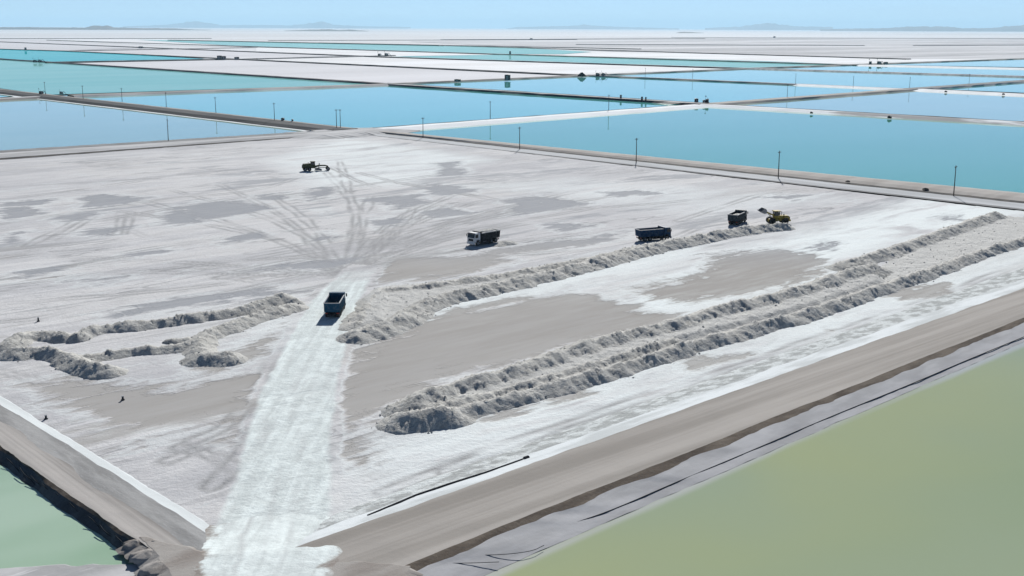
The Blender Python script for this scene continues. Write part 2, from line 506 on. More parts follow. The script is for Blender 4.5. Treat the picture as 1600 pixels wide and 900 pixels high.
causeway((900, 69), (1350, 70.5), 12, 1.0, 'grey_salt', 'grey_road', 'grey_salt', seed=23)
causeway((1430, 70.5), (1900, 69), 18, 1.0, 'grey_road', 'dark', 'grey_salt', seed=24)
# cross banks (running away to the right)
causeway((590, 200.5), (1090, 163.3), 7, 1.0, 'crust_far', 'crust_far', 'dark', ns=7, edge=('dark', 1.0), seed=30)
causeway((1100, 162.5), (1425, 138.3), 10, 1.0, 'dirt2', 'dirt2', 'dirt2', seed=31)
causeway((1425, 138.5), (1900, 104), 14, 1.0, 'grey_road', 'grey_salt', 'dirt2', seed=32)
causeway((-200, 163), (75, 150), 9, 0.9, 'grey_salt', 'dirt2', 'grey_salt', seed=33)
causeway((110, 148.6), (600, 131), 9, 1.0, 'dirt2', 'grey_salt', 'dirt2', ns=4, seed=34)
causeway((600, 130.6), (905, 117.5), 6, 0.9, 'dirt2', 'dirt2', 'grey_salt', seed=35)
causeway((905, 117.5), (1165, 106.3), 7, 0.9, 'grey_salt', 'dirt2', 'grey_salt', seed=36)
causeway((1165, 106.3), (1900, 80.5), 12, 0.9, 'grey_road', 'dirt2', 'grey_salt', seed=37)
causeway((72, 97), (400, 91), 6, 1.0, 'grey_salt', 'dark', 'grey_salt', seed=38)
causeway((400, 91), (615, 86), 8, 1.0, 'grey_salt', 'grey_road', 'grey_salt', seed=39)
causeway((100, 79), (400, 73.5), 7, 0.9, 'grey_salt', 'grey_road', 'grey_salt', seed=40)

# ------------------------------------------------------------------ banks round the harvested pond: lofted strips
def loft(lines, mats, names, seg=1.2, ext=(0, 0), jit=0.15, seed=0):
    """lines: (px0, px1, z[, jitter]); consecutive lines bound a strip"""
    A = []
    for ln in lines:
        a, b = P(*ln[0], ln[2]), P(*ln[1], ln[2])
        d = b - a
        A.append((a - d * ext[0], b + d * ext[1]))
    L = np.linalg.norm(A[0][1] - A[0][0]); k = int(min(600, L / seg))
    t = np.linspace(0, 1, k + 1)
    rows = []
    for j, (a, b) in enumerate(A):
        jj = lines[j][3] if len(lines[j]) > 3 else jit
        p = a[None] + t[:, None] * (b - a)[None]
        d = (b - a) / np.linalg.norm(b - a); nr = np.array([-d[1], d[0], 0])
        nz = fbm(t * L / 9.0, np.full_like(t, j * 5.3), 4, seed + j)
        rows.append(p + nz[:, None] * jj * nr[None])
    out = []
    for j in range(len(rows) - 1):
        wd = np.linalg.norm(rows[j][0] - rows[j + 1][0])
        sub = int(np.clip(wd / 1.0, 1, 8))
        G_ = [rows[j] * (1 - q / sub) + rows[j + 1] * (q / sub) for q in range(sub + 1)]
        V = np.concatenate(G_)
        V[:, 2] += .035 * fbm(V[:, 0] / 3.2, V[:, 1] / 3.2, 4, seed)
        i = np.arange(k)
        F = np.concatenate([np.column_stack([i, i + 1, i + k + 2, i + k + 1]) + q * (k + 1) for q in range(sub)])
        o = mesh_np(names[j], V, F, M[mats[j]], True)
        if o.data.polygons[0].normal.z < 0: o.data.flip_normals()
        out.append(structure(o))
    return out

# right-hand road with its salted liner
right_bank = loft([((530, 797), (1600, 415), -.15, .5), ((530, 801), (1600, 419), .06, .5), ((530, 816), (1600, 436), .34, .3), ((530, 831), (1600, 450), .7, .15), ((600, 896), (1600, 496), .7, .12),
      ((600, 912), (1600, 504), .46, .5), ((770, 893), (1600, 534), -.34, .12)],
     ['rubble', 'rubble', 'crust', 'dirt', 'soil', 'liner_grey'], ['salt_bank', 'salt_bank', 'salt_bank', 'dirt_road', 'road_edge', 'pond_liner'], ext=(.35, .45), seed=3)
# left-hand road with black liner
left_bank = loft([((0, 616), (330, 818), -.15, .08), ((0, 619), (330, 822), .06, .15), ((0, 630), (330, 836), .2, .30), ((0, 645), (330, 856), .45, .5), ((0, 658), (330, 876), .68, .6), ((0, 696), (200, 835), .70, .2),
      ((0, 702), (200, 843), .50, .4), ((0, 726), (189, 862), -.28, .25)],
     ['crust_left', 'crust_left', 'left_grey', 'left_grey', 'left_dirt', 'soil', 'liner_black'], ['salt_bank', 'salt_bank', 'gravel_bank', 'gravel_bank', 'dirt_road', 'road_edge', 'pond_liner'], ext=(.6, .22), seed=13)
# far left bank and far right bank
loft([((0, 250), (497, 213), .02, .4), ((0, 247), (497, 211.6), .25, .4), ((0, 243.5), (490, 209.5), .7, .3), ((0, 239), (490, 207.5), .75, .3), ((0, 234), (490, 204), -.5, .8)],
     ['dark', 'grey_salt', 'grey_salt', 'grey_road'], ['ditch', 'gravel_bank', 'gravel_bank', 'gravel_bank'], ext=(.5, 0), seed=23, seg=3)
loft([((557, 209.2), (1600, 328.5), .0, .3), ((557, 208.5), (1600, 326.3), .14, .25), ((557, 204.6), (1600, 318), .16, .3), ((557, 203.4), (1600, 314.6), .3, .2), ((557, 202), (1600, 309), .75, .2), ((557, 200.5), (1600, 303), .8, .2), ((557, 199.5), (1600, 301), -.6, .3)],
     ['grey_road', 'strip_grey', 'dark', 'dirt2', 'dirt2', 'dirt2'], ['gravel_bank', 'gravel_bank', 'ditch', 'dirt_bank', 'dirt_bank', 'dirt_bank'], ext=(0, .35), seed=33, seg=3)


# olive pond at right, green pond at left, mud shore at the bottom left
def fan_sheet(name, pts, z, mat): return px_sheet(name, pts, z, mat)
OL = [P2(x, y, -.36) for x, y in [(600, 960), (770, 890), (1600, 530), (2200, 270), (2600, 500), (2000, 1500), (500, 1500)]]
_ax, _ay = np.meshgrid(np.arange(min(q[0] for q in OL), max(q[0] for q in OL), 2.0), np.arange(min(q[1] for q in OL), max(q[1] for q in OL), 2.0), indexing='ij')
_sdf = poly_sdf(_ax.ravel(), _ay.ravel(), OL)
_sa, _sb = P2(770, 893, -.36), P2(1600, 534, -.36)
_sh = np.abs((_sb - _sa)[0] * (_ay.ravel() - _sa[1]) - (_sb - _sa)[1] * (_ax.ravel() - _sa[0])) / np.hypot(*(_sb - _sa))
_k = _sdf > -2.5; _ci = np.full(_k.shape, -1); _ci[_k] = np.arange(_k.sum()); _ci = _ci.reshape(_ax.shape)
_q = np.stack([_ci[:-1, :-1], _ci[1:, :-1], _ci[1:, 1:], _ci[:-1, 1:]], -1).reshape(-1, 4); _q = _q[(_q >= 0).all(1)]
m, n_, b = new_mat('brine_olive_shelving'); g = NG(n_)
dd = g.attr('shore'); nz = g.noise(g.coords(-E1, (.4, 1, 1)), .03, 4, .55, .6)
dv_ = g.math('ADD', dd, g.math('MULTIPLY', g.math('SUBTRACT', nz, .5), 22.0))
c = g.mix(g.ramp(dv_, 2.0, 34.0), lin((160, 167, 122)), lin((143, 158, 124)))
c = g.mix(g.ramp(g.noise(g.coords(), .012, 3, .5), .42, .62), c, lin((150, 162, 132)))
c = g.mix(g.ramp(g.math('ADD', dd, g.math('MULTIPLY', g.math('SUBTRACT', nz, .5), 3.0)), 1.6, .2), c, lin((178, 180, 172)))
g.link(c, b.inputs['Base Color']); b.inputs['Roughness'].default_value = .012; b.inputs['IOR'].default_value = 1.36
g.bump(g.noise(g.coords(-E1, (1, .5, 1)), .8, 3, .5), .12, .02, b)
structure(mesh_np('pond_water', np.column_stack([_ax.ravel()[_k], _ay.ravel()[_k], np.full(_k.sum(), -.36)]), _q, m, True, attrs={'shore': _sh[_k]}))
px_sheet('pond_water', [(-400, 425), (0, 720), (260, 905), (100, 1400), (-900, 1400), (-1200, 700)], -.30, W['green'])

# junction of the two roads
def blob_sheet(name, pts, z, mat, amp=.6, seg=.6, seed=0, skirt=None):
    """flat patch with an uneven outline; skirt = (drop, run) adds an outward slope round it"""
    Q = [P2(x, y, z) for x, y in pts]
    ar = sum(Q[i][0] * Q[(i + 1) % len(Q)][1] - Q[(i + 1) % len(Q)][0] * Q[i][1] for i in range(len(Q)))
    if ar < 0: Q = Q[::-1]
    out = []; low = []
    for i in range(len(Q)):
        a, b = Q[i], Q[(i + 1) % len(Q)]
        L = np.hypot(*(b - a)); m = max(2, int(L / seg))
        for t in np.arange(m) / m:
            p = a + t * (b - a)
            nn = -np.array([-(b - a)[1], (b - a)[0]]) / L
            w = float(fbm(np.array([p[0] / 3.0]), np.array([p[1] / 3.0]), 4, seed)[0])
            out.append(p + nn * amp * w)
            if skirt: low.append(p + nn * (amp * w + skirt[1] * (1 + .4 * w)))
    if not skirt: return sheet(name, out, z, mat)
    m = len(out)
    me = bpy.data.meshes.new(name)
    me.from_pydata([(*p, z) for p in out] + [(*p, z - skirt[0]) for p in low], [], [tuple(range(m))] + [(i, m + i, m + (i + 1) % m, (i + 1) % m) for i in range(m)])
    me.update(); me.materials.append(mat)
    o = bpy.data.objects.new(name, me); COL.objects.link(o)
    return structure(o)
blob_sheet('dirt_road', [(222, 838), (330, 866), (420, 872), (640, 885), (600, 960), (320, 985), (262, 886)], .73, M['mud'], .35, seg=.5, seed=3, skirt=(.7, 2.0))
blob_sheet('salt_pad', [(470, 208), (500, 203), (535, 200), (600, 199), (614, 202.5), (565, 205.5), (505, 211)], .95, M['grey_salt'], 1.5, seg=2, seed=9, skirt=(1.1, 12))
blob_sheet('mud_shore', [(-200, 893), (0, 886), (120, 884), (235, 880), (265, 900), (300, 1000), (-300, 1000)], -.22, M['grey_salt'], .5, seed=5, skirt=(.3, .8))

# ------------------------------------------------------------------ the harvested salt field
e1 = np.array([math.cos(E1), math.sin(E1)]); e2 = np.array([-e1[1], e1[0]])
FIELD = [P2(x, y) for x, y in [(-280, 455), (345, 838), (415, 866), (530, 808), (1600, 428), (1790, 352), (1480, 318), (800, 238), (557, 204), (497, 206), (0, 245), (-280, 263)]]

WET = [   # thin sheets of brine left standing on the salt (photo pixels), strength
 ([(532, 560), (590, 535), (700, 490), (800, 466), (900, 458), (960, 470), (1040, 497), (985, 514), (905, 532), (850, 560), (760, 582), (690, 600), (600, 640), (560, 720), (505, 720), (522, 600)], 1.0),
 ([(1110, 398), (1220, 388), (1300, 410), (1250, 440), (1160, 462), (1070, 470), (1000, 462), (980, 450), (1090, 432)], 1.0),
 ([(580, 432), (622, 404), (708, 402), (786, 395), (800, 408), (729, 424), (672, 437), (600, 442)], 1.0),
 ([(700, 392), (900, 372), (985, 360), (960, 378), (800, 400)], .5),
 ([(38, 602), (120, 590), (265, 611), (408, 580), (397, 636), (340, 652), (265, 672), (212, 694), (132, 650)], 1.0),
 ([(380, 640), (396, 650), (382, 700), (366, 690)], .9),
 ([(400, 520), (450, 500), (460, 525), (420, 560), (380, 570), (330, 590), (290, 570)], .5),
 ([(1400, 455), (1475, 442), (1485, 458), (1415, 468)], .8),
 ([(1250, 540), (1300, 514), (1312, 524), (1262, 545)], .7),
 ([(1060, 565), (1130, 545), (1210, 552), (1150, 570), (1065, 590)], .6),
 ([(860, 620), (900, 605), (935, 612), (870, 635)], .7),
 ([(740, 650), (800, 630), (850, 625), (780, 655)], .6),
 ([(115, 312), (160, 303), (232, 308), (180, 324), (140, 326)], .8),
 ([(0, 325), (45, 322), (62, 335), (20, 343), (0, 340)], .8),
 ([(240, 338), (285, 322), (330, 345), (270, 355)], .7),
 ([(280, 325), (340, 312), (400, 316), (440, 326), (360, 340), (300, 345)], .9),
 ([(0, 370), (30, 362), (40, 378), (0, 385)], .6),
 ([(476, 300), (495, 292), (530, 290), (525, 305), (480, 315)], .7),
 ([(500, 328), (520, 326), (525, 334), (505, 337)], .7),
 ([(480, 368), (520, 360), (530, 372), (500, 377)], .6),
 ([(650, 288), (690, 284), (745, 300), (705, 308), (665, 300)], .8),
 ([(675, 254), (720, 252), (730, 275), (685, 278)], .7),
 ([(560, 312), (660, 302), (690, 318), (620, 330)], .5),
 ([(780, 312), (840, 306), (925, 318), (860, 330), (810, 335)], .6),
 ([(820, 350), (870, 342), (930, 352), (880, 362)], .6),
 ([(150, 490), (270, 468), (400, 452), (480, 455), (300, 480), (180, 500)], .8),
 ([(400, 415), (470, 408), (560, 400), (545, 418), (450, 424)], .6),
 ([(85, 440), (150, 432), (200, 434), (120, 446)], .5),
 ([(130, 445), (200, 437), (150, 452)], .3),
 ([(1450, 340), (1490, 332), (1500, 344), (1470, 350)], .5),
 ([(0, 316), (90, 310), (70, 320), (0, 325)], .7), ([(80, 337), (160, 327), (140, 344), (90, 350)], .75), ([(120, 361), (195, 354), (170, 367), (125, 369)], .7),
 ([(395, 306), (448, 301), (445, 312), (400, 313)], .75), ([(434, 411), (500, 406), (508, 420), (390, 424)], .85), ([(300, 330), (360, 322), (400, 330), (340, 342)], .8),
 ([(560, 345), (620, 338), (650, 348), (590, 356)], .6), ([(930, 300), (1000, 296), (1040, 304), (970, 310)], .5), ([(640, 330), (700, 322), (740, 332), (680, 342)], .5),
 ([(190, 395), (260, 388), (280, 396), (210, 402)], .5), ([(20, 425), (90, 416), (110, 424), (40, 434)], .5), ([(330, 372), (400, 364), (420, 372), (350, 380)], .45),
 ([(1180, 308), (1290, 302), (1240, 314)], .4),
 ([(1250, 380), (1320, 374), (1300, 392), (1250, 392)], .3),
]
BRIGHT = [([(960, 470), (1060, 420), (1250, 365), (1450, 310), (1600, 330), (1340, 400), (1290, 440), (1160, 470), (1020, 500)], 1.0),
          ([(600, 700), (850, 610), (1100, 545), (1400, 455), (1600, 385), (1800, 350), (1600, 415), (1000, 655), (600, 790)], .9),
          ([(640, 480), (800, 440), (1100, 375), (1110, 395), (960, 440), (830, 470), (680, 500)], .8),
          ([(320, 530), (430, 490), (470, 490), (440, 530), (350, 560)], .7),
          ([(700, 290), (900, 280), (1300, 310), (1100, 340), (850, 300)], .4),
          ([(540, 215), (760, 250), (620, 290), (500, 290), (430, 250)], .7)]
HAUL = [(420, 900), (424, 840), (436, 780), (450, 700), (466, 610), (497, 530), (520, 478), (543, 446), (562, 424), (590, 404)]
HAULW = [5.2, 5.0, 4.5, 4.4, 4.3, 4.0, 3.9, 3.7, 3.4, 3.0]

STEP = 0.7
cs = np.array(FIELD)
ua, va = cs @ e1, cs @ e2
U, Vv = np.meshgrid(np.arange(ua.min() - 2, ua.max() + 2, STEP), np.arange(va.min() - 2, va.max() + 2, STEP), indexing='ij')
sh = U.shape
X = (U[..., None] * e1 + Vv[..., None] * e2)
px_, py_ = X[..., 0].ravel(), X[..., 1].ravel()
keep = poly_sdf(px_, py_, FIELD) > -1.5
idx = np.where(keep)[0]
x, y = px_[idx], py_[idx]
u, v = x @ np.array(1.0) if False else x * e1[0] + y * e1[1], x * e2[0] + y * e2[1]
# smooth wetness field (metres inside/outside the puddles, squashed to -1..1)
wet = np.full(x.shape, -1.0); sky_tint = np.clip((y - P(800, 420)[1]) / 40.0, 0, 1)  # painted sky reflection: wet colour turns bluish with distance
for kw, (poly, st) in enumerate(WET):
    Q = [P2(*p) for p in poly]
    bx = [q[0] for q in Q]; by = [q[1] for q in Q]
    m = (x > min(bx) - 9) & (x < max(bx) + 9) & (y > min(by) - 9) & (y < max(by) + 9)
    d = poly_sdf(x[m], y[m], Q) / 6.0
    if kw >= 12: sky_tint[m] = np.maximum(sky_tint[m], np.clip(d * 2 + 1.2, 0, 1))  # upper patches get the painted sky blue as well
    wet[m] = np.maximum(wet[m], np.clip(d, -1, .9) - (1 - st) * .55)
bright = np.zeros(x.shape)
for poly, st in BRIGHT:
    d = poly_sdf(x, y, [P2(*p) for p in poly])
    bright = np.maximum(bright, st * np.clip((d + 9) / 14, 0, 1))
hp = [P2(*p) for p in HAUL]
hd = np.full(x.shape, 99.0); hs = np.zeros(x.shape); hside = np.zeros(x.shape); acc = 0
for (a, b, w0, w1) in zip(hp[:-1], hp[1:], HAULW[:-1], HAULW[1:]):
    dd, t = seg_dist(x, y, a, b)
    L = np.hypot(*(b - a))
    q = dd / (w0 + (w1 - w0) * t)
    side = ((b - a)[0] * (y - a[1]) - (b - a)[1] * (x - a[0])) / L
    m = q < hd
    hs = np.where(m, acc + t * L, hs); hside = np.where(m, side, hside)
    hd = np.where(m, q, hd); acc += L
fade = np.clip((acc - hs) / 45.0, 0, 1)
road = np.clip((1.35 - hd) / .55, 0, 1) * fade
wet -= np.clip((1.5 - hd) / .4, 0, 1) * 1.4 * np.clip(fade * 3, 0, 1)

# tyre tracks: pairs of wheel lines worn into the damp salt
track = np.zeros(x.shape)
TRK = [[(545, 425), (600, 392), (690, 352), (800, 322)], [(540, 428), (575, 395), (620, 360), (650, 320)], [(560, 425), (640, 385), (760, 358), (900, 340)],
       [(535, 425), (550, 395), (560, 350), (545, 300), (530, 250)], [(530, 425), (500, 400), (400, 405), (200, 420)], [(550, 430), (640, 398), (735, 384)],
       [(528, 430), (470, 425), (380, 440), (250, 455), (0, 475)], [(0, 405), (110, 393), (190, 384)], [(0, 292), (200, 282), (330, 268), (400, 264)],
       [(0, 503), (60, 498), (130, 480)], [(230, 425), (330, 410), (360, 405)], [(300, 418), (345, 418), (365, 428)], [(40, 385), (90, 360), (130, 340)],
       [(50, 392), (105, 362), (145, 338)], [(183, 366), (190, 345), (188, 332)], [(194, 366), (200, 348), (204, 334)], [(205, 360), (230, 372), (262, 362)],
       [(545, 300), (600, 280), (700, 300), (850, 320)], [(560, 270), (640, 290), (800, 316)], [(520, 262), (560, 285), (620, 300)],
       [(775, 380), (850, 372), (990, 378)], [(800, 330), (1000, 322), (1180, 300)], [(1060, 345), (1130, 322), (1200, 300)], [(1045, 375), (1100, 352), (1140, 350)],
       [(640, 385), (720, 352), (830, 318)], [(600, 400), (680, 366), (790, 348)], [(0, 580), (80, 600), (200, 615), (300, 600)], [(40, 565), (120, 585), (210, 590)],
       [(300, 690), (360, 665), (400, 610), (425, 560)], [(260, 720), (340, 690), (390, 640)], [(330, 760), (375, 720), (400, 660)], [(280, 700), (350, 715), (400, 760)],
       [(620, 790), (800, 715), (1000, 640), (1300, 530)], [(600, 770), (780, 700), (980, 630)], [(700, 735), (900, 655), (1200, 560), (1580, 420)],
       [(552, 428), (610, 400), (700, 372), (820, 350)], [(556, 430), (630, 405), (720, 390)], [(548, 425), (590, 388), (640, 345), (700, 315)], [(542, 428), (565, 400), (600, 370), (640, 350)], [(520, 432), (480, 418), (440, 412)], [(525, 430), (500, 410), (490, 395)], [(440, 445), (400, 440), (320, 428)], [(430, 300), (300, 320), (120, 350)], [(470, 275), (400, 300), (250, 310)], [(510, 270), (560, 320), (550, 380)]]
_tr = random.Random(5)
for k in range(22):            # trucks fan out from the end of the haul road over the field
    x0, y0 = 535 + _tr.uniform(-12, 22), 430 + _tr.uniform(-6, 8)
    x1, y1 = (_tr.uniform(560, 980), _tr.uniform(285, 395)) if k % 3 else (_tr.uniform(60, 520), _tr.uniform(285, 430))
    mx, my = x0 + (x1 - x0) * .35 + _tr.uniform(-25, 10), y0 + (y1 - y0) * .6
    TRK.append([(x0, y0), (mx, my), (x1, y1)])
for k in range(16):            # older passes along the windrow direction
    x0, y0 = _tr.uniform(-100, 500), _tr.uniform(260, 470)
    L_ = _tr.uniform(120, 420)
    TRK.append([(x0, y0), (x0 + L_ * .5, y0 - L_ * .5 * (y0 - 40) / 2100 + _tr.uniform(-3, 3)), (x0 + L_, y0 - L_ * (y0 - 40) / 2100 + _tr.uniform(-6, 6))])
for i, T in enumerate(TRK):
    Q = [P2(*p) for p in T]
    # smooth the polyline
    for _ in range(3):
        Q = [Q[0]] + sum([[Q[k] * .75 + Q[k + 1] * .25, Q[k] * .25 + Q[k + 1] * .75] for k in range(len(Q) - 1)], []) + [Q[-1]]
    bx = [q[0] for q in Q]; by = [q[1] for q in Q]
    m = (x > min(bx) - 4) & (x < max(bx) + 4) & (y > min(by) - 4) & (y < max(by) + 4)
    d, s_ = line_dist(x[m], y[m], Q)
    d = d + .5 * fbm(s_ / 18.0, s_ * 0 + i, 2, i)
    Lt = s_.max() + 1e-6
    w_ = np.clip(1 - np.abs(d - .98) / .75, 0, 1) * np.clip(.75 + 1.0 * fbm(s_ / 12.0, s_ * 0 + i * 3.7, 3, i + 2), 0, 1) * np.clip((Lt - s_) / 15 + .2, 0, 1)
    track[m] = np.maximum(track[m], w_)
# wheel lines along the haul road
rl = .9 * np.clip(1 - np.abs(np.abs(hside + .8 * np.sin(hs / 31.0)) - 1.0) / .45, 0, 1) * .5 + np.clip(fbm(hside / .9, hs / 26.0, 3, 4), 0, 1) * .8
track = np.where((hd < 1.1) & (fade > .15), np.maximum(track * .2, rl * np.clip(.5 + fbm(hs / 20.0, hside / 4.0, 3, 9), 0, 1)), track)

# windrow foot prints get a pale, stirred-up rim (filled in below once they exist)
z = .05 * fbm(u / 9.0, v / 2.6, 4, 5) + .02 * fbm(x / 1.6, y / 1.6, 2, 8) - .07 * track + .05 * np.clip(road * 2, 0, 1)
z = np.where(road > .2, z, z * (1 - np.clip((wet + .25) * 4, 0, 1))) + np.where(wet > 0, -.02, .0)
rut = np.clip(np.clip(1.5 - hd, 0, 1) * np.clip(hd - .75, 0, 1) * 6, 0, 1) * np.clip(fade * 2, 0, 1)
z += rut * .18 * np.clip(fbm(hs / 3.0, hside / 1.5, 3, 14) + .2, 0, 1)
z = np.clip(z, -.25, .3)
cid = np.full(keep.shape, -1); cid[idx] = np.arange(len(idx)); cid = cid.reshape(sh)
q = np.stack([cid[:-1, :-1], cid[1:, :-1], cid[1:, 1:], cid[:-1, 1:]], -1).reshape(-1, 4)
q = q[(q >= 0).all(1)]

m, n_, b = new_mat('harvested_salt'); g = NG(n_)
v1 = g.coords(-E1, (.16, 1, 1)); v0 = g.coords(); vs_ = g.coords(-E1, (.28, 1, 1))
big = g.noise(v1, .055, 5, .6, .3)
fine = g.noise(v1, .5, 6, .65)
mid = g.noise(vs_, .12, 6, .62, .6)
grain = g.noise(v0, 1.3, 6, .7)
aw = g.attr('wet'); ar = g.attr('haul'); ab = g.attr('bright'); at = g.attr('track')
wv = g.math('ADD', aw, g.math('MULTIPLY', g.math('SUBTRACT', mid, .5), 3.2))
wv = g.math('ADD', wv, g.math('MULTIPLY', g.math('SUBTRACT', fine, .5), 2.2))
wv = g.math('ADD', wv, g.math('MULTIPLY', g.math('SUBTRACT', g.noise(v0, .35, 5, .65, 1.0), .5), 1.2))
damp = g.ramp(g.math('ADD', big, g.math('MULTIPLY', fine, .45)), .64, .82)
thin = g.ramp(g.noise(g.coords(-E1, (.035, 1, 1)), .55, 5, .6, .2), .54, .70)
blot = g.ramp(g.math('ADD', g.noise(g.coords(-E1, (.3, 1, 1)), .045, 5, .6, .5), g.math('MULTIPLY', fine, .30)), .71, .80)
wm = g.math('MAXIMUM', g.math('ADD', g.math('MULTIPLY', g.ramp(wv, -.42, .12), .38), g.math('MULTIPLY', g.ramp(wv, -.04, .22), g.math('ADD', .42, g.math('MULTIPLY', g.ramp(g.math('ADD', fine, g.math('MULTIPLY', big, .5)), .95, .60), .20)))), g.math('MULTIPLY', g.math('MULTIPLY', blot, .75), g.math('SUBTRACT', 1.0, ab, None, True)))
sal = g.mix(g.ramp(big, .35, .65), G(.56, (1.012, 1, .99)), G(.67, (1.005, 1, .995)))
lil = g.ramp(g.noise(g.coords(-E1, (.4, 1, 1)), .016, 5, .6, 1.2), .47, .60)
sal = g.mix(g.math('MULTIPLY', lil, .4), sal, G(.46, (1.01, 1, 1.03)))
bei = g.ramp(g.noise(g.coords(-E1, (.5, 1, 1)), .023, 4, .6, 1.0), .52, .66)
sal = g.mix(g.math('MULTIPLY', bei, .45), sal, G(.46, (1.03, 1, .96)))
sal = g.mix(g.math('MULTIPLY', damp, .6), sal, G(.39, (1, 1, 1.03)))
cn = g.noise(g.coords(-E1, (.12, 1, 1)), .09, 4, .55, 1.6)
mark_shade = g.ramp(g.math('ABSOLUTE', g.math('SUBTRACT', cn, .5)), .016, .004)  # thin dark lines: scraper marks with small ridge shadows painted in
cn2 = g.noise(g.coords(-E1 + .25, (.2, 1, 1)), .16, 3, .5, 2.0)
mark_shade2 = g.ramp(g.math('ABSOLUTE', g.math('SUBTRACT', cn2, .47)), .012, .003)
msk = g.ramp(g.noise(v0, .03, 3, .6), .48, .6)
sal = g.mix(g.math('MULTIPLY', g.math('MAXIMUM', mark_shade, g.math('MULTIPLY', mark_shade2, .8)), g.math('MULTIPLY', msk, .75)), sal, G(.27, (1, 1, 1.02)))
sal = g.mix(g.math('MULTIPLY', thin, .7), sal, G(.38, (1, 1, 1.01)))
sal = g.mix(g.math('MULTIPLY', g.ramp(g.math('ABSOLUTE', g.math('ADD', wv, .36)), .30, .05), .45), sal, G(.70, (.95, 1, .99)))
sal = g.mix(g.math('MULTIPLY', ab, g.ramp(g.math('ADD', mid, g.math('MULTIPLY', fine, .3)), .42, .7)), sal, G(.78, (.945, 1, .99)))
sal = g.mix(g.math('MULTIPLY', g.ramp(grain, .52, .7), .25), sal, G(.42))
wetc = g.mix(g.attr('sky_tint'), g.mix(g.ramp(g.noise(v1, .05, 3, .6), .4, .6), G(.31, (1.045, 1, .94)), G(.345, (1.035, 1, .95))), G(.32, (.97, 1, 1.05)))  # brine colour, with the sky's grazing reflection painted in as blue
sal = g.mix(g.math('MULTIPLY', at, .95), sal, G(.30, (1, 1, 1.0)))
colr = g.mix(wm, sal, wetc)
hr = g.ramp(g.math('ADD', ar, g.math('MULTIPLY', g.math('SUBTRACT', mid, .5), .9)), .25, .62)
hl = g.noise(g.coords(0, (1, .045, 1)), .9, 5, .65, .3)
hc = g.mix(g.ramp(g.math('ADD', g.math('MULTIPLY', hl, .5), g.math('MULTIPLY', g.noise(v0, .3, 6, .7, .8), .5)), .40, .62), G(.60, (.93, 1, .98)), G(.78, (.925, 1, .98)))
hc = g.mix(g.math('MULTIPLY', at, 1.0, None, True), hc, G(.47, (.97, 1, .99)))
colr = g.mix(hr, colr, hc)
g.link(colr, b.inputs['Base Color'])
core = g.ramp(wv, .18, .30)
rg = g.math('SUBTRACT', .95, g.math('MULTIPLY', core, .02))
g.link(g.math('ADD', .03, g.math('MULTIPLY', core, .0)), b.inputs['Specular IOR Level'])
g.link(rg, b.inputs['Roughness'])
b.inputs['Specular IOR Level'].default_value = .06
hgt = g.math('MULTIPLY', g.math('ADD', g.math('MULTIPLY', fine, .6), grain), g.math('SUBTRACT', 1.0, g.math('MAXIMUM', g.math('MULTIPLY', wm, .8), core)))
g.bump(hgt, 1.0, .15, b)
M['field'] = m
field = structure(mesh_np('salt_field', np.column_stack([x, y, z]), q, m, smooth=True, attrs={'wet': wet, 'haul': road, 'bright': bright, 'track': track, 'sky_tint': sky_tint}))

m2, n2, b2 = new_mat('packed_salt_over_mud'); g2 = NG(n2)
mn = g2.noise(g2.coords(), .35, 6, .65, .5); ln = g2.noise(g2.coords(0, (1, .045, 1)), .9, 5, .65, .3); ar2 = g2.attr('haul')
hm = g2.ramp(g2.math('ADD', ar2, g2.math('MULTIPLY', g2.math('SUBTRACT', mn, .5), 1.6)), .22, .55)
hcol = g2.mix(g2.ramp(g2.math('ADD', g2.math('MULTIPLY', ln, .5), g2.math('MULTIPLY', mn, .5)), .40, .62), G(.60, (.93, 1, .98)), G(.78, (.925, 1, .98)))
hcol = g2.mix(g2.math('MULTIPLY', g2.attr('track'), .9, None, True), hcol, G(.47, (.97, 1, .99)))
mcol = g2.mix(g2.ramp(mn, .4, .6), G(.24, (1.12, 1, .9)), G(.35, (1.06, 1, .93)))
g2.link(g2.mix(hm, mcol, hcol), b2.inputs['Base Color']); b2.inputs['Roughness'].default_value = .95; b2.inputs['Specular IOR Level'].default_value = .06
g2.bump(g2.noise(g2.coords(), 1.3, 6, .7), 1.0, .1, b2)
M['ramp'] = m2
# haul-road ramp climbing onto the bank at the bottom of the picture
rp = [P2(432, 800), P2(427, 832, .35), P2(420, 862, .8), P2(405, 905, .84), P2(390, 960, .84)]
rz = [-.04, .28, .74, .77, .77]; rw = [6.2, 7.6, 7.0, 6.4, 6.4]
vv = []; kk = 28; nn_ = 40
tt = np.linspace(0, 4, nn_ + 1)
for t in tt:
    i = min(3, int(t)); fr = t - i
    c = rp[i] + (rp[i + 1] - rp[i]) * fr; d = rp[i + 1] - rp[i]; d = d / np.hypot(*d); nr = np.array([-d[1], d[0]])
    zz = rz[i] + (rz[i + 1] - rz[i]) * fr; ww = rw[i] + (rw[i + 1] - rw[i]) * fr
    for j in range(kk + 1):
        a_ = (j / kk * 2 - 1)
        wob = 1 + .10 * float(fbm(np.array([c[1] / 2.0]), np.array([a_ * 2]), 3, 6)[0])
        pp = c + nr * a_ * ww * wob
        hz = zz + .02 + .02 * float(fbm(np.array([pp[0] / 1.1]), np.array([pp[1] / 3.0]), 3, 2)[0]) - .12 * max(0, abs(a_) - .8) / .2
        vv.append((pp[0], pp[1], hz))
ff = [(i * (kk + 1) + j, i * (kk + 1) + j + 1, (i + 1) * (kk + 1) + j + 1, (i + 1) * (kk + 1) + j) for i in range(nn_) for j in range(kk)]
